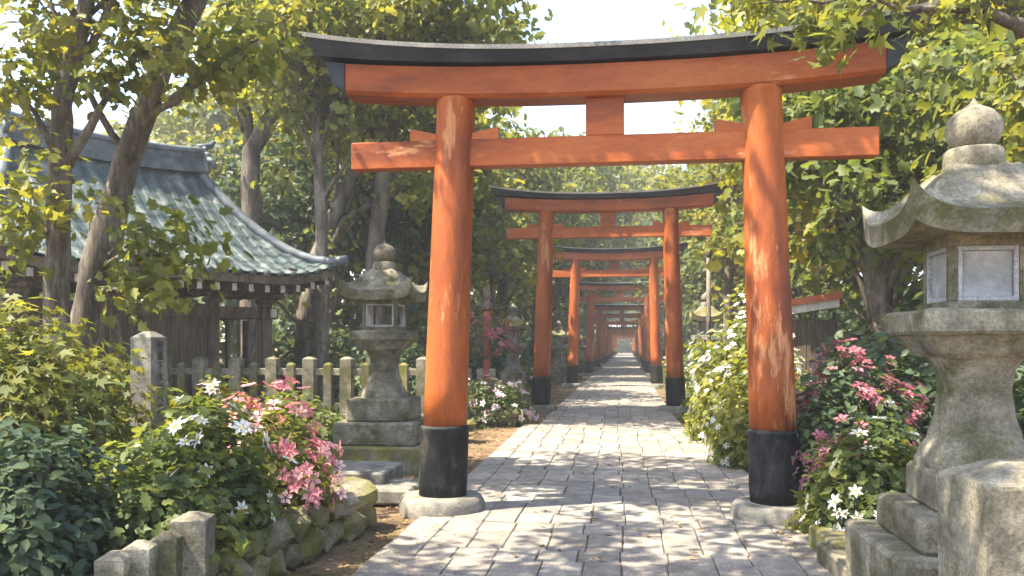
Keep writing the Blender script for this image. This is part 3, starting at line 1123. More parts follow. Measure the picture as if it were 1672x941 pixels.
# round tile ends along the eaves
te = MB()
def eave_pts(n):
    pts = []
    for i in range(n):
        pts.append((-Lh + (i + .5) * 2 * Lh / n, Wd, 0))
    return pts
k = -int(Lh / RS) - 1
while k * RS < Lh:
    a = (k + .5) * RS
    if abs(a) < Lh - .05:
        for sg in (1, -1):
            z = roof_z(a, Wd) + .01
            te.tube([(a, -sg * (Wd - .12), z + .012), (a, -sg * (Wd + .035), z)], [.062, .066], n=10)
    if abs(a) < Wd - .05:
        for sg in (1, -1):
            z = roof_z(Lh, a) + .01
            te.tube([(sg * (Lh - .12), -a, z + .012), (sg * (Lh + .035), -a, z)], [.062, .066], n=10)
    k += 1
te.build('eave_tile', M['tile'], roof)
# hip ridges, main ridge with its end ornaments
for sx in (1, -1):
    for sy in (1, -1):
        pts = []
        for i in range(13):
            s = i / 12
            p, qd = sx * (Lh - s * (Lh - Lr)), sy * (Wd - s * Wd)
            pts.append((p, -qd, roof_z(p, qd) + .07))
        pts = [(pts[0][0] + sx * .1, pts[0][1] - sy * .1, pts[0][2] + .05)] + pts
        MB().tube(pts, [.075] + [.1] * 13, n=9).build('hip_ridge', M['tile_dark'], roof)
rg = MB()
def rz(x):
    return .10 * (abs(x) / Lr) ** 2
xsr = [-Lr - .05 + (2 * Lr + .1) * i / 16 for i in range(17)]
def rring(x, hw, z0, z1):
    return [(x, -hw, z0 + rz(x)), (x, hw, z0 + rz(x)), (x, hw, z1 + rz(x)), (x, -hw, z1 + rz(x))]
rg.sweep([rring(x, .21, ZR - .12, ZR + .1) for x in xsr])
rg.sweep([rring(x, .15, ZR + .102, ZR + .27) for x in xsr])
rg.sweep([rring(x, .19, ZR + .272, ZR + .325) for x in xsr])
rg.sweep([[(x, .12 * math.cos(a), ZR + .327 + .09 * math.sin(a) + rz(x)) for a in [math.pi * i / 6 for i in range(7)]] for x in xsr])
rgo = rg.build('ridge', M['tile_dark'], roof)
for sx in (1, -1):
    og = MB()
    x0 = sx * (Lr + .12)
    og.box((x0, 0, ZR + .18), (.14, .5, .46), bev=.05)
    og.box((x0, 0, ZR + .46), (.13, .3, .16), bev=.05)
    og.tube([(x0 - sx * .1, 0, ZR + .50), (x0 + sx * .05, 0, ZR + .54), (x0 + sx * .2, 0, ZR + .60), (x0 + sx * .28, 0, ZR + .70)], [.075, .075, .065, .04], n=8)
    og.tube([(x0, -.22, ZR + .25), (x0 + sx * .06, -.31, ZR + .2), (x0 + sx * .08, -.33, ZR + .05)], [.07, .06, .04], n=7)
    og.tube([(x0, .22, ZR + .25), (x0 + sx * .06, .31, ZR + .2), (x0 + sx * .08, .33, ZR + .05)], [.07, .06, .04], n=7)
    og.build('ridge_ornament', M['tile_dark'], roof)
# boarded eave underside following the curve, fascia and rafters
sf = MB()
def soff(i, j):
    p, qd = -Lh + .04 + (2 * Lh - .08) * i, -Wd + .04 + (2 * Wd - .08) * j
    return (p, -qd, min(roof_z(p, qd), ZE + .65) - .115)
sf.grid(soff, 60, 48, smooth=True)
sf.build('soffit', M['wall_wood'], hall)
fa = MB()
for sg in (1, -1):
    xsn = [-Lh + .03 + (2 * Lh - .06) * i / 40 for i in range(41)]
    fa.sweep([[(x, -sg * (Wd - .03), roof_z(x, Wd) - .02), (x, -sg * (Wd - .10), roof_z(x, Wd) - .02), (x, -sg * (Wd - .10), roof_z(x, Wd) - .17), (x, -sg * (Wd - .03), roof_z(x, Wd) - .17)] for x in xsn])
    ysn = [-Wd + .03 + (2 * Wd - .06) * i / 32 for i in range(33)]
    fa.sweep([[(sg * (Lh - .03), -yv, roof_z(Lh, yv) - .02), (sg * (Lh - .10), -yv, roof_z(Lh, yv) - .02), (sg * (Lh - .10), -yv, roof_z(Lh, yv) - .17), (sg * (Lh - .03), -yv, roof_z(Lh, yv) - .17)] for yv in ysn])
fa.build('fascia', M['wood'], hall)


def rafter(x0, y0, x1, y1, z0, z1):
    mb = MB()
    d = Vector((x1 - x0, y1 - y0, 0)).normalized()
    nn = Vector((-d.y, d.x, 0)) * .045
    def rg_(x, y, z):
        return [(x - nn.x, y - nn.y, z - .13), (x + nn.x, y + nn.y, z - .13), (x + nn.x, y + nn.y, z), (x - nn.x, y - nn.y, z)]
    mb.sweep([rg_(x0, y0, z0), rg_(x1, y1, z1)])
    e = Vector((x1, y1, 0)) + d * .004
    mb.sweep([rg_(x1 + d.x * .0, y1 + d.y * .0, z1 + .002), rg_(x1 + d.x * .012, y1 + d.y * .012, z1 + .002)], mi=1)
    return mb


nr = 19
for i in range(nr):
    a = -Lh + .22 + (2 * Lh - .44) * i / (nr - 1)
    z1 = roof_z(a, Wd) - .19
    rafter(a, -(Wd - 1.3), a, -(Wd - .16), roof_z(a, Wd - 1.3) * .35 + z1 * .65 - .03, z1).build('rafter', [M['wood'], M['white']], hall)
for i in range(14):
    a = -Wd + .22 + (2 * Wd - .44) * i / 13
    z1 = roof_z(Lh, a) - .19
    rafter(Lh - 1.1, -a, Lh - .16, -a, z1 + .12, z1).build('rafter', [M['wood'], M['white']], hall)
rafter(Lh - 1.1, -(Wd - 1.1), Lh - .1, -(Wd - .1), roof_z(Lh, Wd) - .3, roof_z(Lh, Wd) - .19).build('rafter', [M['wood'], M['white']], hall)

# body: stone platform, posts, walls, beams, brackets
wx, wy = Lh - 1.05, Wd - 1.0
slabm = MB().box((0, 0, .2), (2 * wx + 1.2, 2 * wy + 1.2, .4), bev=.03).build('platform', M['stone'], hall)
ph = 2.45
px_list = [-wx, -wx + 1.5, wx - 1.15, wx]
for xx in px_list:
    for yy in (-wy, wy):
        MB().box((xx, yy, .4 + ph / 2), (.2, .2, ph), bev=.02).build('post', M['wood'], hall)
for yy in (-wy, wy):
    MB().box((0, yy, 2.24), (2 * wx + .5, .15, .22), bev=.012).build('beam', M['wood'], hall)
    MB().box((0, yy, 2.76), (2 * wx + .5, .24, .2), bev=.012).build('beam', M['wood'], hall)
for xx in (-wx, wx):
    MB().box((xx, 0, 2.24 + .003), (.145, 2 * wy + .5, .21), bev=.012).build('beam', M['wood'], hall)
    MB().box((xx, 0, 2.76 + .003), (.23, 2 * wy + .5, .19), bev=.012).build('beam', M['wood'], hall)
for xx in px_list:
    br = MB()
    br.box((xx, -wy, 2.47), (.3, .3, .1), bev=.03)
    br.box((xx, -wy - .02, 2.57), (.8, .14, .1), bev=.03)
    br.box((xx, -wy - .14, 2.57), (.13, .62, .095), bev=.03)
    for q in (-.32, 0, .32):
        br.box((xx + q, -wy - .02, 2.65), (.17, .17, .07), bev=.02)
    br.build('bracket', M['wood'], hall)
    MB().box((xx, -wy - .262, 2.24), (.12, .1, .17), bev=.01).build('beam_nose', M['white'] if xx == wx else M['wood'], hall)
wl = MB()
def wall(x0, x1, yv, z0, z1):
    n = max(1, int((x1 - x0) / .17))
    for i in range(n):
        a, b = x0 + (x1 - x0) * i / n, x0 + (x1 - x0) * (i + 1) / n
        wl.box(((a + b) / 2, yv, (z0 + z1) / 2), (b - a - .004, .04, z1 - z0), bev=.004)
wall(-wx + .1, -wx + 1.4, -wy, .4, 2.13)
wall(-wx + 1.6, wx - 1.25, -wy, .4, 2.13)
wall(-wx + .1, wx - .1, wy, .4, 2.13)
for sg in (-1,):
    n = 18
    for i in range(n):
        a, b = -wy + .1 + (2 * wy - .2) * i / n, -wy + .1 + (2 * wy - .2) * (i + 1) / n
        wl.box((sg * wx, (a + b) / 2, 1.265), (.04, b - a - .004, 1.73), bev=.004)
wl.box((0, 0, 3.0), (2 * wx - .3, 2 * wy - .3, .06), bev=.005)
wl.build('wall', M['wall_wood'], hall)
# slatted side porch between the last two posts: lattice and rail
lt = MB()
for i in range(5):
    lt.box((wx - 1.02 + i * .225, -wy + .03, 1.25), (.05, .04, 1.74), bev=.004)
lt.box((wx - .575, -wy - .03, 1.05), (.93, .05, .09), bev=.008)
lt.build('lattice', M['wood'], hall)
for yy in (-wy, wy):
    for sx in (1,):
        pass
lt = MB()
for i in range(4):
    lt.box((wx, -wy + .7 + i * .62, 1.25), (.07, .09, 1.74), bev=.006)
lt.box((wx, 0, 1.0), (.06, 2 * wy - .2, .09), bev=.008)
lt.build('side_lattice', M['wood'], hall)

# ------------------------------------------------------------------ far shed on the right, pole, red post
q = P(1316, 508, 17.5)
shed = thing('garden_shed', 'small dark shed with a red edged roof half hidden behind the near gate pillar', 'shed', (q.x + .1, q.y, 0), R(-14))
rm = MB()
def slab_roof(z0, z1, x0, x1, y0, y1, th, mi):
    rm.add([(x0, y0, z0), (x1, y0, z1), (x1, y1, z1), (x0, y1, z0), (x0, y0, z0 + th), (x1, y0, z1 + th), (x1, y1, z1 + th), (x0, y1, z0 + th)],
           [(0, 1, 2, 3), (4, 5, 6, 7), (0, 1, 5, 4), (1, 2, 6, 5), (2, 3, 7, 6), (3, 0, 4, 7)], mi)
slab_roof(2.26, 2.52, -1.3, .6, -.9, 1.6, .13, 0)
rm.build('roof', M['copper_red'], shed)
rm = MB()
slab_roof(2.10, 2.36, -1.25, .55, -.85, -.8, .155, 0)
rm.build('fascia', M['white'], shed)
sb = MB()
for i in range(9):
    sb.box((-1.05 + i * .18, -.6, 1.07), (.172, .05, 2.1), bev=.006)
    sb.box((-1.05 + i * .18, 1.3, 1.07), (.172, .05, 2.1), bev=.006)
for i in range(10):
    sb.box((-1.17, -.47 + i * .19, 1.07), (.05, .182, 2.1), bev=.006)
    sb.box((.44, -.47 + i * .19, 1.12), (.05, .182, 2.3), bev=.006)
sb.build('wall', M['wall_wood'], shed)

q = P(1157, 500, 23)
pole = thing('wooden_pole', 'thin grey pole with a dark top rising behind the white bushes', 'pole', (q.x, q.y, 0))
MB().lathe([(.075, -.1), (.065, 2), (.055, 4.0)], n=12).build('shaft', M['bark'], pole)
MB().lathe([(.07, 4.0), (.085, 4.03), (.085, 4.2), (.05, 4.24), (.03, 4.42), (.008, 4.5)], n=12).build('cap', M['wood'], pole)
q = P(795, 560, 19.5)
rp_ = thing('red_post', 'slim red post with a pointed dark cap behind the near gate pillar', 'post', (q.x, q.y, 0))
MB().box((0, 0, 1.2), (.15, .15, 2.4), bev=.012).build('shaft', M['red_post'], rp_)
MB().lathe([(.05, 2.4), (.14, 2.42), (.15, 2.5), (.09, 2.6), (.06, 2.66), (.1, 2.74), (.07, 2.84), (.02, 2.93), (.004, 3.02)], n=14).build('cap', M['wood'], rp_)

# ------------------------------------------------------------------ shrubs and flowers
AZ = 'flowering shrubs beside the path'


def at(px, py, t):
    q = P(px, py, t)
    return (q.x, q.y, float(ground_h(q.x, q.y)) - .02)


make_shrub('azalea_bush', 'coral pink azalea in full bloom on the rubble wall', at(425, 690, 6.75), .60, .48, .88, 'leaf_spring', T_OVAL, .075, 2600, T_AZALEA, 170, .118, 'petal_pink',
           'azalea', 21, fl_side=(.45, -.6, .55), group=AZ)
make_shrub('daisy_bush', 'bush of large white star flowers between the coral azalea and the dark shrub', at(325, 800, 5.9), .5, .4, .86, 'leaf_mid', T_LOBE, .085, 2600, T_DAISY, 36, .13, 'petal_white',
           'flower bush', 22, fl_side=(.3, -.85, .35), group=AZ)
make_shrub('leafy_shrub', 'yellow green shrub in front of the stone fence behind the coral azalea', at(365, 690, 7.9), .68, .5, 1.1, 'leaf_yellow', T_MAPLE, .085, 3000, seed=23)
make_shrub('leafy_shrub', 'tall yellow green maple leaved shrub spreading in front of the stone marker', at(25, 620, 7.0), .95, .8, 1.62, 'leaf_spring', T_MAPLE, .11, 5200, seed=24)
make_shrub('leafy_shrub', 'broad round leaved dark blue green shrub at the near left corner', at(35, 800, 4.9), .55, .5, .85, 'leaf_teal', T_OVAL, .085, 2800, seed=25, stem_r=.022)
make_shrub('leafy_shrub', 'mid green bush filling the bed beneath the stone marker', at(200, 700, 6.6), .7, .5, .42, 'leaf_mid', T_LOBE, .10, 3000, seed=26)
make_shrub('leafy_shrub', 'low green bush spilling over the low stone posts', at(215, 850, 5.35), .7, .45, .62, 'leaf_mid', T_LOBE, .09, 2400, seed=27)
make_shrub('leafy_shrub', 'small dark bush at the foot of the coral azalea by the rubble wall', at(385, 790, 6.2), .32, .3, .36, 'leaf_deep', T_OVAL, .07, 1600, seed=28)
make_shrub('azalea_bush', 'blush and white azalea in low stone edging beyond the near gate pillar', at(805, 660, 17.7), .82, .75, .95, 'leaf_mid', T_OVAL, .10, 2600, T_AZALEA, 70, .17, 'petal_blush',
           'azalea', 29, group=AZ)
make_shrub('blossom_vine', 'pink blossoms clustered around the slim red post', (rp_.location.x, rp_.location.y - .05, 1.35), .62, .4, .95, 'leaf_mid', T_OVAL, .10, 350, T_AZALEA, 75, .2, 'petal_magenta',
           'flower bush', 30, stems=5)
# right hand side
make_shrub('azalea_bush', 'magenta azalea between the near gate pillar and the large lantern', at(1385, 640, 8.0), .72, .55, 1.42, 'leaf_deep', T_OVAL, .09, 3600, T_AZALEA, 260, .115, 'petal_magenta',
           'azalea', 31, fl_side=(-.35, -.7, .6), group=AZ, fl_low=.45)
make_shrub('daisy_bush', 'bush of white star flowers in front of the magenta azalea', at(1425, 760, 6.9), .48, .5, 1.05, 'leaf_mid', T_LOBE, .085, 2800, T_STAR, 34, .125, 'petal_white',
           'flower bush', 32, fl_side=(-.35, -.8, .4), group=AZ)
make_shrub('leafy_shrub', 'low yellow green bush at the foot of the near gate pillar', at(1385, 800, 7.3), .42, .4, .5, 'leaf_yellow', T_MAPLE, .085, 1300, T_DAISY, 8, .12, 'petal_white', seed=33)
make_shrub('white_bush', 'tall pale bush covered in small white flowers beside the second torii gate', at(1216, 640, 14.5), .95, 1.3, 2.15, 'leaf_spring', T_LOBE, .13, 4200, T_STAR, 240, .11, 'petal_white',
           'flower bush', 34, group=AZ)
make_shrub('white_bush', 'rounded white flowering bush just behind the near gate pillar', at(1244, 690, 11.6), .7, .85, 1.5, 'leaf_spring', T_LOBE, .11, 3200, T_STAR, 170, .095, 'petal_white',
           'flower bush', 35, group=AZ)
make_shrub('leafy_shrub', 'dark evergreen bush behind the large stone lantern', at(1500, 640, 8.6), 1.3, .9, 1.9, 'leaf_deep', T_OVAL, .12, 4200, seed=36)
make_shrub('leafy_shrub', 'bush with dull green leaves beside the shaft of the large lantern', at(1668, 690, 5.5), .5, .45, 1.5, 'leaf_deep', T_OVAL, .16, 900, seed=37)
make_shrub('azalea_bush', 'small rose azalea growing beneath the red edged shed', at(1330, 640, 10.5), .7, .6, 1.25, 'leaf_mid', T_OVAL, .10, 2400, T_AZALEA, 50, .14, 'petal_magenta', 'azalea', 38, group=AZ)
make_shrub('potted_blossom', 'sprig of pink lilies in front of the hall lattice', at(347, 650, 12.6), .22, .2, 1.25, 'leaf_mid', T_OVAL, .09, 120, T_DAISY, 9, .2, 'petal_blush', 'flower', 39, base=.55, stems=4)

proto_a = make_shrub('leafy_shrub', 'rounded green bush on the verge left of the path before the second torii gate', (-4.3, 20.6, -.02), .9, .9, 1.0, 'leaf_mid', T_LOBE, .13, 2600, seed=41)
proto_b = make_shrub('leafy_shrub', 'dark dense bush behind the stone fence near the twin trunks', (-4.3, 16.3, -.02), 1.3, 1.0, 1.55, 'leaf_deep', T_LOBE, .14, 3000, seed=42)
proto_c = make_shrub('white_bush', 'white flowered bush on the verge by the third torii gate, path lantern side', (-3.5, 29.5, -.02), .8, .9, .85, 'leaf_spring', T_LOBE, .14, 2000, T_STAR, 60, .17, 'petal_white',
                     'flower bush', 43)
proto_d = make_shrub('azalea_bush', 'red azalea on the verge between the third and fourth torii gates', (-2.75, 40.0, -.02), .7, .8, .95, 'leaf_mid', T_OVAL, .13, 1800, T_AZALEA, 60, .2, 'petal_pink', 'azalea', 44)
more = [
    (proto_b, (-6.6, 18.4), 1.2, 'dark bush growing behind the far corner of the tiled hall'),
    (proto_b, (-5.6, 25.0), 1.25, 'tall dark bush behind the small mossy lantern'),
    (proto_a, (-3.9, 27.2), .75, 'green bush on the lantern side of the path past the second torii gate'),
    (proto_b, (-4.9, 29.0), 1.3, 'dark bush set back from the path between the second and third gates'),
    (proto_a, (-3.2, 36.0), 1.0, 'green bush on the lantern side past the third torii gate'),
    (proto_b, (-4.4, 42.0), 1.5, 'dark bush set back from the path between the third and fourth gates'),
    (proto_a, (-3.1, 50.0), 1.1, 'green bush on the lantern side past the fourth torii gate'),
    (proto_b, (-3.8, 63.0), 1.5, 'dark bush on the lantern side past the fifth torii gate'),
    (proto_a, (-3.4, 78.0), 1.4, 'green bush on the lantern side past the sixth torii gate'),
    (proto_b, (-3.6, 100.0), 1.8, 'dark bush on the lantern side past the eighth torii gate'),
    (proto_a, (-3.4, 125.0), 2.0, 'green bush on the lantern side past the tenth torii gate'),
    (proto_c, (2.35, 18.6), 1.25, 'white flowered bush crowding the second torii gate pillar'),
    (proto_a, (2.7, 23.6), 1.1, 'green bush below the pale distant lantern past the second torii gate'),
    (proto_c, (2.3, 28.5), 1.1, 'white flowered bush past the second torii gate across from the lanterns'),
    (proto_a, (2.6, 36.0), 1.1, 'green bush past the third torii gate across from the lanterns'),
    (proto_b, (3.8, 31.0), 1.4, 'dark bush set back from the white flowers by the third gate'),
    (proto_c, (2.5, 44.0), 1.1, 'white flowered bush beside the fourth torii gate'),
    (proto_b, (3.4, 54.0), 1.5, 'dark bush past the fourth torii gate across from the lanterns'),
    (proto_a, (2.9, 66.0), 1.4, 'green bush past the fifth torii gate across from the lanterns'),
    (proto_b, (3.4, 88.0), 1.8, 'dark bush past the seventh torii gate across from the lanterns'),
    (proto_a, (3.2, 112.0), 1.9, 'green bush past the ninth torii gate across from the lanterns'),
    (proto_b, (0.6, 180.0), 2.6, 'dark bush closing the far end of the path under the trees'),
    (proto_b, (-2.6, 178.0), 2.4, 'dark bush at the far end of the path, lantern side'),
    (proto_b, (3.6, 178.5), 2.4, 'dark bush at the far end of the path, pole side'),
    (proto_b, (4.6, 13.6), 1.35, 'dark bush beside the wall of the red edged shed'),
    (proto_a, (3.2, 13.4), 1.0, 'green bush between the white flowers and the red edged shed'),
    (proto_b, (6.2, 10.5), 1.6, 'large dark bush behind the large lantern under the trees'),
    (proto_b, (-8.9, 9.2), 1.5, 'large dark bush under the leaning trunks at the edge of view'),
    (proto_a, (-6.2, 9.6), 1.15, 'green bush beneath the leaning trunk in front of the hall'),
    (proto_a, (-4.9, 12.4), .85, 'green bush close before the stone fence beside the hall posts'),
]
for i, (pt, (x, yv), sc, lab) in enumerate(more):
    dup(pt, (x, yv, float(ground_h(x, yv)) - .02), i * 1.7, lab, scale=sc)

# ------------------------------------------------------------------ trees near the viewer
b0 = P(130, 560, 10.2)
make_tree('leaning_tree', 'thick trunked tree leaning across in front of the tiled roof', 101,
          [(b0.x - .35, b0.y, -.2), tuple(P(150, 480, 10.2)), tuple(P(205, 270, 10.1)), tuple(P(262, 110, 10.0)), tuple(P(322, 0, 9.9)), tuple(P(390, -200, 9.6)), tuple(P(420, -420, 9.4))],
          [.21, .185, .15, .135, .12, .09, .05], (-3.3, 7.6, 8.9), (3.8, 3.0, 1.7), 'leaf_spring', T_LOBE, .15, 46, .6, n_limbs=15, n_twigs=5, start=.68,
          extra=[(P(238, 200, 10.05), P(372, 105, 9.6), .055), (P(270, 170, 10), P(430, 60, 9.8), .05), (P(215, 260, 10.1), P(75, 60, 9.9), .05),
                 (P(160, 440, 10.2), P(290, 420, 9.3), .04), (P(150, 480, 10.2), P(270, 470, 9.2), .035)],
          more=[P(300, 400, 9.4), P(255, 380, 9.4), P(330, 110, 9.6), P(400, 90, 9.8)])
b1 = P(98, 600, 9.0)
make_tree('slender_tree', 'slender upright tree with a forked stem in front of the hall ridge', 102,
          [(b1.x, b1.y, -.2), tuple(P(92, 450, 9.0)), tuple(P(98, 270, 9.0)), tuple(P(105, 150, 9.0)), tuple(P(140, 10, 9.0)), tuple(P(165, -120, 8.8))],
          [.15, .125, .115, .10, .085, .05], tuple(P(130, -170, 8.8)), (2.0, 2.2, 1.7), 'leaf_spring', T_LOBE, .14, 42, .5, n_limbs=7, n_twigs=4, start=.6,
          extra=[(P(110, 270, 9), P(205, 110, 8.8), .06), (P(180, 150, 8.85), P(250, 60, 8.7), .035), (P(98, 270, 9.0), P(10, 110, 8.8), .045), (P(95, 400, 9), P(20, 330, 8.6), .035)],
          more=[P(40, 140, 8.9), P(60, 70, 8.8), P(20, 210, 8.9), P(30, 320, 8.6), P(70, 280, 8.6), P(130, 330, 8.5), P(40, 400, 8.5), P(120, 60, 8.8)])
b2 = P(410, 560, 21.5)
make_tree('forked_tree', 'tree with a wide forked trunk rising behind the tiled roof', 103,
          [(b2.x, b2.y, -.2), tuple(P(410, 400, 21.5)), tuple(P(412, 245, 21.5)), tuple(P(470, 140, 21.2)), tuple(P(525, 80, 21))],
          [.32, .27, .23, .17, .1], tuple(P(440, 30, 21.3)), (3.4, 3.2, 3.0), 'leaf_yellow', T_LOBE, .22, 32, .85, n_limbs=12, n_twigs=4, start=.5,
          extra=[(P(408, 250, 21.5), P(372, 110, 21.3), .19), (P(400, 215, 21.5), P(330, 60, 21.2), .1)])
b3 = P(528, 600, 17.8)
make_tree('thin_tree', 'thin straight tree rising between the tiled eave and the near gate', 104,
          [(b3.x, b3.y, -.2), tuple(P(526, 400, 17.8)), tuple(P(520, 250, 17.8)), tuple(P(515, 120, 17.8)), tuple(P(520, 0, 17.6))],
          [.15, .12, .105, .09, .06], tuple(P(540, 60, 17.6)), (2.6, 2.4, 2.8), 'leaf_spring', T_LOBE, .19, 32, .75, n_limbs=10, n_twigs=4, start=.42,
          extra=[(P(524, 330, 17.8), P(600, 170, 17.4), .05), (P(522, 280, 17.8), P(455, 150, 17.5), .05)])
b4 = P(490, 640, 18.6)
make_tree('twin_trunk_tree', 'twin trunked tree standing under the corner of the tiled eave', 105,
          [(b4.x, b4.y, -.2), tuple(P(500, 520, 18.6)), tuple(P(515, 420, 18.8)), tuple(P(590, 250, 19)), tuple(P(640, 120, 19))],
          [.25, .2, .17, .12, .06], tuple(P(620, 150, 19.2)), (2.6, 2.6, 3.0), 'leaf_spring', T_LOBE, .19, 32, .8, n_limbs=10, n_twigs=4, start=.5,
          extra=[((b4.x + .15, b4.y, -.2), P(560, 360, 18.8), .18), (P(560, 360, 18.8), P(680, 300, 18.6), .07)])
# unseen tree added on the sunny side so its crown shades the near path
make_tree('unseen_shade_tree', 'broad unseen tree added near the viewer, its crown shading the near path', 106,
          [(-4.6, .6, -.2), (-4.5, .8, 2.5), (-4.3, 1.4, 5), (-4.0, 2.4, 7.4)], [.26, .21, .17, .1], (-3.4, 4.3, 8.5), (3.0, 3.0, 1.5), 'leaf_spring', T_LOBE, .16, 80, .62,
          n_limbs=16, n_twigs=4, start=.5)
make_tree('maple_tree', 'maple with sunlit leaves hanging over the end of the near gate roof', 107,
          [(5.4, 7.4, -.2), (5.3, 7.3, 2.5), (4.9, 7.2, 4.3), (4.3, 7.0, 6.0)], [.24, .2, .16, .1], (5.0, 7.0, 7.2), (1.9, 2.0, 1.5), 'leaf_spring', T_MAPLE, .15, 24, .33, n_limbs=10, n_twigs=4, start=.5,
          extra=[(P(1672, 55, 7.2), P(1560, -10, 7.1), .07), (P(1600, 20, 7.2), P(1400, 0, 7.0), .035), (P(1420, 0, 7.0), P(1215, 10, 6.8), .02), (P(1430, 10, 7.0), P(1345, 70, 6.8), .014)])
make_tree('tall_tree', 'tall tree with a high yellow green crown above the lantern side of the second gate', 111,
          [(-5.6, 18.6, -.2), (-5.5, 18.4, 3), (-5.2, 18.2, 6), (-4.7, 18, 9.4)], [.24, .2, .16, .07], (-4.3, 17.8, 9.2), (3.0, 2.6, 2.3), 'leaf_spring', T_LOBE, .2, 55, .85, n_limbs=16, n_twigs=5, start=.6)
# right side trees behind the large lantern
make_tree('broad_tree', 'dense tree with a low forked trunk behind the large lantern', 108,
          [(5.2, 12.4, -.2), tuple(P(1432, 500, 12.8)), tuple(P(1425, 440, 12.8)), tuple(P(1400, 250, 12.8)), tuple(P(1400, 100, 12.8))], [.2, .16, .14, .1, .06],
          tuple(P(1420, 250, 13.0)), (2.1, 2.2, 2.5), 'leaf_mid', T_LOBE, .18, 42, .68, n_limbs=14, n_twigs=4, start=.35,
          extra=[(P(1428, 460, 12.8), P(1500, 380, 12.6), .06), (P(1426, 450, 12.8), P(1350, 400, 12.6), .06)])
make_tree('broad_tree', 'bright young tree directly behind the fire box of the large lantern', 109,
          [(6.3, 9.9, -.2), (6.2, 9.9, 2), (6.1, 9.8, 4), (6.0, 9.7, 6)], [.2, .17, .13, .06], (5.8, 9.8, 4.6), (1.9, 1.8, 2.4), 'leaf_spring', T_LOBE, .18, 40, .62, n_limbs=13, n_twigs=4, start=.3)
make_tree('slim_tree', 'slim pale tree between the thin pole and the near gate pillar', 110,
          [tuple(P(1190, 640, 27)) [:2] + (-.2,), tuple(P(1189, 470, 27)), tuple(P(1192, 380, 27)), tuple(P(1200, 220, 27))], [.2, .15, .12, .06], tuple(P(1225, 290, 27.5)), (2.6, 2.6, 3.6),
          'leaf_yellow', T_LOBE, .19, 55, .85, n_limbs=13, n_twigs=4, start=.4)


# ------------------------------------------------------------------ woodland trees along the path
def proto_tree(name, label, seed, h, cr, leaf, lsize, per, crad, x, yv, rz, sc):
    r = random.Random(seed)
    tp = [(0, 0, -.3), (r.uniform(-.2, .2), r.uniform(-.2, .2), h * .25), (r.uniform(-.4, .4), r.uniform(-.4, .4), h * .5), (r.uniform(-.5, .5), r.uniform(-.5, .5), h * .86)]
    t = make_tree(name, label, seed, tp, [.2, .16, .12, .04], (0, 0, h * .62), (cr, cr, h * .36), leaf, T_LOBE, lsize, per, crad, n_limbs=20, n_twigs=5, start=.2)
    t.location = (x, yv, float(ground_h(x, yv)) - .05)
    t.rotation_euler = (0, 0, rz)
    t.scale = (sc,) * 3
    t['group'] = TG
    return t


TG = 'woodland trees beyond the gates'
ta = proto_tree('woodland_tree', 'yellow green tree leaning over the lantern side of the second torii gate', 201, 11.5, 3.3, 'leaf_spring', .30, 34, 1.0, -6.4, 26, .4, 1)
tb = proto_tree('woodland_tree', 'dark green tree set back behind the small mossy lantern', 202, 10.5, 3.2, 'leaf_deep', .30, 36, 1.0, -8.6, 24.5, 1.4, .85)
tc = proto_tree('woodland_tree', 'mid green tree beside the second torii gate across from the lanterns', 203, 11, 3.2, 'leaf_mid', .30, 34, 1.0, 6.2, 22, 2.4, 1)
td = proto_tree('woodland_tree', 'sunny yellow tree past the second torii gate across from the lanterns', 204, 12, 3.4, 'leaf_yellow', .31, 34, 1.05, 6.3, 31, 0, 1)
SD = {'L': 'lantern side', 'R': 'pole side'}
TP = {'a': (ta, 'yellow green'), 'b': (tb, 'dark green'), 'c': (tc, 'mid green'), 'd': (td, 'sunny yellow')}
rows = []
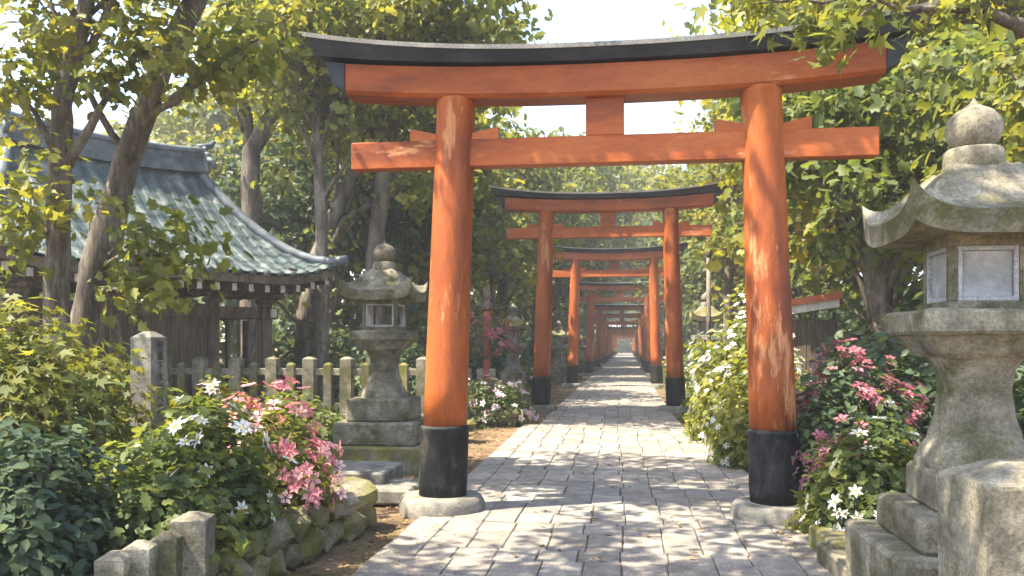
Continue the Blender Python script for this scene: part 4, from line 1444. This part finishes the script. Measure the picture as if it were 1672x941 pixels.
trees = [
    ('d', 4.7, 16.8, .95, 'R', 'near row beside the white bushes'),
    ('a', -4.2, 52, 1.35, 'L', 'near row arching over the fifth gate'),
    ('d', -4.0, 73, 1.75, 'L', 'near row, tallest, arching over the sixth gate'), ('a', 4.1, 80, 1.8, 'R', 'near row, tallest, arching over the seventh gate'),
    ('c', -3.9, 101, 2.0, 'L', 'near row arching over the ninth gate'), ('d', 4.2, 112, 2.0, 'R', 'near row arching over the tenth gate'),
    # near row
    ('b', -7.4, 32, .95, 'L', 'near row by the third gate'), ('a', -5.6, 38, 1.05, 'L', 'near row between the third and fourth gates'), ('c', -5.0, 46, 1.1, 'L', 'near row by the fourth gate'),
    ('a', -5.4, 55, 1.2, 'L', 'near row before the fifth gate'), ('b', -5.0, 66, 1.2, 'L', 'near row between the fifth and sixth gates'), ('d', -5.2, 78, 1.3, 'L', 'near row past the sixth gate'),
    ('b', -5.0, 92, 1.3, 'L', 'near row by the eighth gate'), ('c', -5.0, 110, 1.4, 'L', 'near row past the ninth gate'), ('b', -5.0, 130, 1.4, 'L', 'near row by the eleventh gate'), ('b', -4.4, 152, 1.4, 'L', 'near row by the thirteenth gate'),
    ('c', 5.2, 39, 1.0, 'R', 'near row between the third and fourth gates'), ('d', 5.4, 48, 1.15, 'R', 'near row past the fourth gate'), ('b', 5.0, 58, 1.2, 'R', 'near row by the fifth gate'),
    ('d', 5.3, 70, 1.25, 'R', 'near row by the sixth gate'), ('b', 5.0, 84, 1.3, 'R', 'near row by the seventh gate'), ('a', 5.2, 100, 1.35, 'R', 'near row past the eighth gate'),
    ('b', 5.0, 120, 1.4, 'R', 'near row by the tenth gate'), ('c', 5.0, 140, 1.4, 'R', 'near row by the twelfth gate'), ('b', 4.8, 160, 1.4, 'R', 'near row past the thirteenth gate'),
    # second row
    ('d', -10.5, 27, .85, 'L', 'second row behind the tiled hall'), ('a', -13.5, 24, .72, 'L', 'second row over the hall ridge'), ('b', -9.8, 34, 1.15, 'L', 'second row by the third gate'),
    ('a', -10.5, 46, 1.3, 'L', 'second row by the fourth gate'), ('c', -10.5, 62, 1.4, 'L', 'second row past the fifth gate'), ('d', -11, 82, 1.6, 'L', 'second row by the seventh gate'),
    ('b', 10, 20, 1.05, 'R', 'second row behind the shed'), ('a', 10.5, 29, 1.15, 'R', 'second row before the third gate'), ('c', 10.5, 41, 1.3, 'R', 'second row past the third gate'),
    ('d', 10.5, 55, 1.4, 'R', 'second row before the fifth gate'), ('b', 10.5, 74, 1.5, 'R', 'second row past the sixth gate'), ('b', 9.6, 14.5, .95, 'R', 'second row close behind the large lantern'),
    # back row
    ('b', -17.5, 30, .8, 'L', 'back row behind the tiled hall'), ('a', -19, 40, 1.4, 'L', 'back row past the third gate'), ('c', -20, 58, 1.6, 'L', 'back row by the fifth gate'),
    ('b', -16.5, 14.5, 1.0, 'L', 'back row at the edge of view'), ('a', 17, 27, 1.2, 'R', 'back row behind the large lantern'), ('b', 17, 40, 1.4, 'R', 'back row past the third gate'), ('c', 18, 60, 1.6, 'R', 'back row by the fifth gate'),
    ('c', 14.5, 19, 1.1, 'R', 'back row at the edge of view'),
]
for i, (k, x, yv, sc, sd, where) in enumerate(trees):
    pt, colr = TP[k]
    dup(pt, (x, yv, float(ground_h(x, yv)) - .05), i * 2.1, f'{colr} tree on the {SD[sd]}, {where}', scale=sc)
for i, (k, x, yv, sc, lab) in enumerate([('b', 0.3, 186, 1.5, 'dark tree closing the far end of the path'), ('b', -5, 182, 1.6, 'dark tree beside the closing tree, lantern side of the far end'),
                                         ('c', 5.5, 183, 1.6, 'green tree beside the closing tree, pole side of the far end')]):
    dup(TP[k][0], (x, yv, -.3), i * 1.1, lab, scale=sc)

# ------------------------------------------------------------------ ground cover and litter
def scatter_ground(n, xr, yr, avoid):
    x = nrng.uniform(*xr, n); yv = yr[0] + (yr[1] - yr[0]) * nrng.random(n) ** 1.6
    keep = ~avoid(x, yv)
    return x[keep], yv[keep]


on_path = lambda x, y: np.abs(x + .16) < 1.75
x, yv = scatter_ground(30000, (-14, 12), (5.2, 60), lambda x, y: (np.abs(x + .3) < 2.35) | ((x < -2.3) & (x > -3.9) & (y > 7.6) & (y < 13.9)))
z = ground_h(x, yv) + nrng.random(len(x)) ** 2 * .4
nm = nrng.normal(size=(len(x), 3)) * .5
nm[:, 2] += 1
gc = mesh_obj('ground_cover', scatter_mesh('ground_cover', T_LOBE, np.stack([x, yv, z], 1), .08 + .1 * nrng.random(len(x)) + yv * .001, nm, [M['leaf_mid']]))
tag(gc, 'low green leaves covering the ground under the trees', 'ground cover', kind='stuff')
x, yv = scatter_ground(20000, (-6, 5), (3, 40), lambda x, y: (np.abs(x + .16) < 1.45) & (nrng.random(len(x)) < .93))
z = ground_h(x, yv) + .012 + .012 * nrng.random(len(x))
z = np.where(np.abs(x + .16) < 1.5, .045 + .005 * nrng.random(len(x)), z)
nm = nrng.normal(size=(len(x), 3)) * .25
nm[:, 2] += 1
fl = mesh_obj('fallen_leaves', scatter_mesh('fallen_leaves', T_OVAL, np.stack([x, yv, z], 1), .03 + .055 * nrng.random(len(x)) ** 1.5, nm, [M['litter']]))
tag(fl, 'dry brown leaves fallen along the path verges', 'fallen leaves', kind='stuff')

cs = []
ur = random.Random(12)
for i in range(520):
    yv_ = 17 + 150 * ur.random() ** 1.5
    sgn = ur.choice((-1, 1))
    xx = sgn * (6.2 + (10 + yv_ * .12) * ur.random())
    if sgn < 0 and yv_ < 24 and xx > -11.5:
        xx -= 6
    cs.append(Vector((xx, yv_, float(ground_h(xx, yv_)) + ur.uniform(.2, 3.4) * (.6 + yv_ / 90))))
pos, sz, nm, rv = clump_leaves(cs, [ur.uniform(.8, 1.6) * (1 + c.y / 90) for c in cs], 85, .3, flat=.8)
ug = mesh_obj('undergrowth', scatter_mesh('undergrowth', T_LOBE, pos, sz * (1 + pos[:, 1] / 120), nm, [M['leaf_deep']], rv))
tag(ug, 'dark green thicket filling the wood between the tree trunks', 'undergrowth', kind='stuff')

# ------------------------------------------------------------------ air
hz = MB().add([(-420, -320, -1.6), (420, -320, -1.6), (420, 920, -1.6), (-420, 920, -1.6), (-420, -320, 36), (420, -320, 36), (420, 920, 36), (-420, 920, 36)],
              [(0, 1, 2, 3), (4, 5, 6, 7), (0, 1, 5, 4), (1, 2, 6, 5), (2, 3, 7, 6), (3, 0, 4, 7)])
hm, hnt, hout = new_mat('pale_air')
hv = N(hnt, 'ShaderNodeVolumePrincipled')
hv.inputs['Color'].default_value = (.93, .95, 1, 1)
hv.inputs['Density'].default_value = .0017
hv.inputs['Anisotropy'].default_value = .2
hnt.links.new(hv.outputs[0], hout.inputs['Volume'])
tag(hz.build('haze', hm), 'pale sunlit air between the trees', 'haze', kind='stuff')

# ------------------------------------------------------------------ light
SUN_EL, SUN_DIR = R(60), Vector((-.87, -.42, 0)).normalized()
sd = Vector((SUN_DIR.x * math.cos(SUN_EL), SUN_DIR.y * math.cos(SUN_EL), math.sin(SUN_EL)))
ld = bpy.data.lights.new('sun', 'SUN')
ld.energy = 4.6
ld.angle = R(.5)
ld.color = (1, .91, .74)
lo = link(bpy.data.objects.new('sun', ld))
lo.rotation_euler = (-sd).to_track_quat('-Z', 'Y').to_euler()
w = bpy.data.worlds.new('World')
scene.world = w
w.use_nodes = True
nt = w.node_tree
bg = nt.nodes['Background']
sky = nt.nodes.new('ShaderNodeTexSky')
sky.sky_type = 'NISHITA'
sky.sun_disc = False
sky.sun_elevation = SUN_EL
sky.sun_rotation = math.atan2(sd.x, sd.y)
sky.air_density = 1.0
sky.dust_density = 1.5
sky.ozone_density = 1.3
nt.links.new(sky.outputs[0], bg.inputs[0])
bg.inputs[1].default_value = .15

vs = scene.view_settings
vs.view_transform = 'Standard'
vs.look = 'None'
vs.gamma = 1
vs.use_curve_mapping = False
vs.exposure = 2.0
cy = scene.cycles
cy.use_denoising = True
cy.volume_bounces = 1
cy.max_bounces = 6
cy.diffuse_bounces = 4
cy.glossy_bounces = 2
cy.transmission_bounces = 4
cy.transparent_max_bounces = 4
cy.sample_clamp_indirect = 6
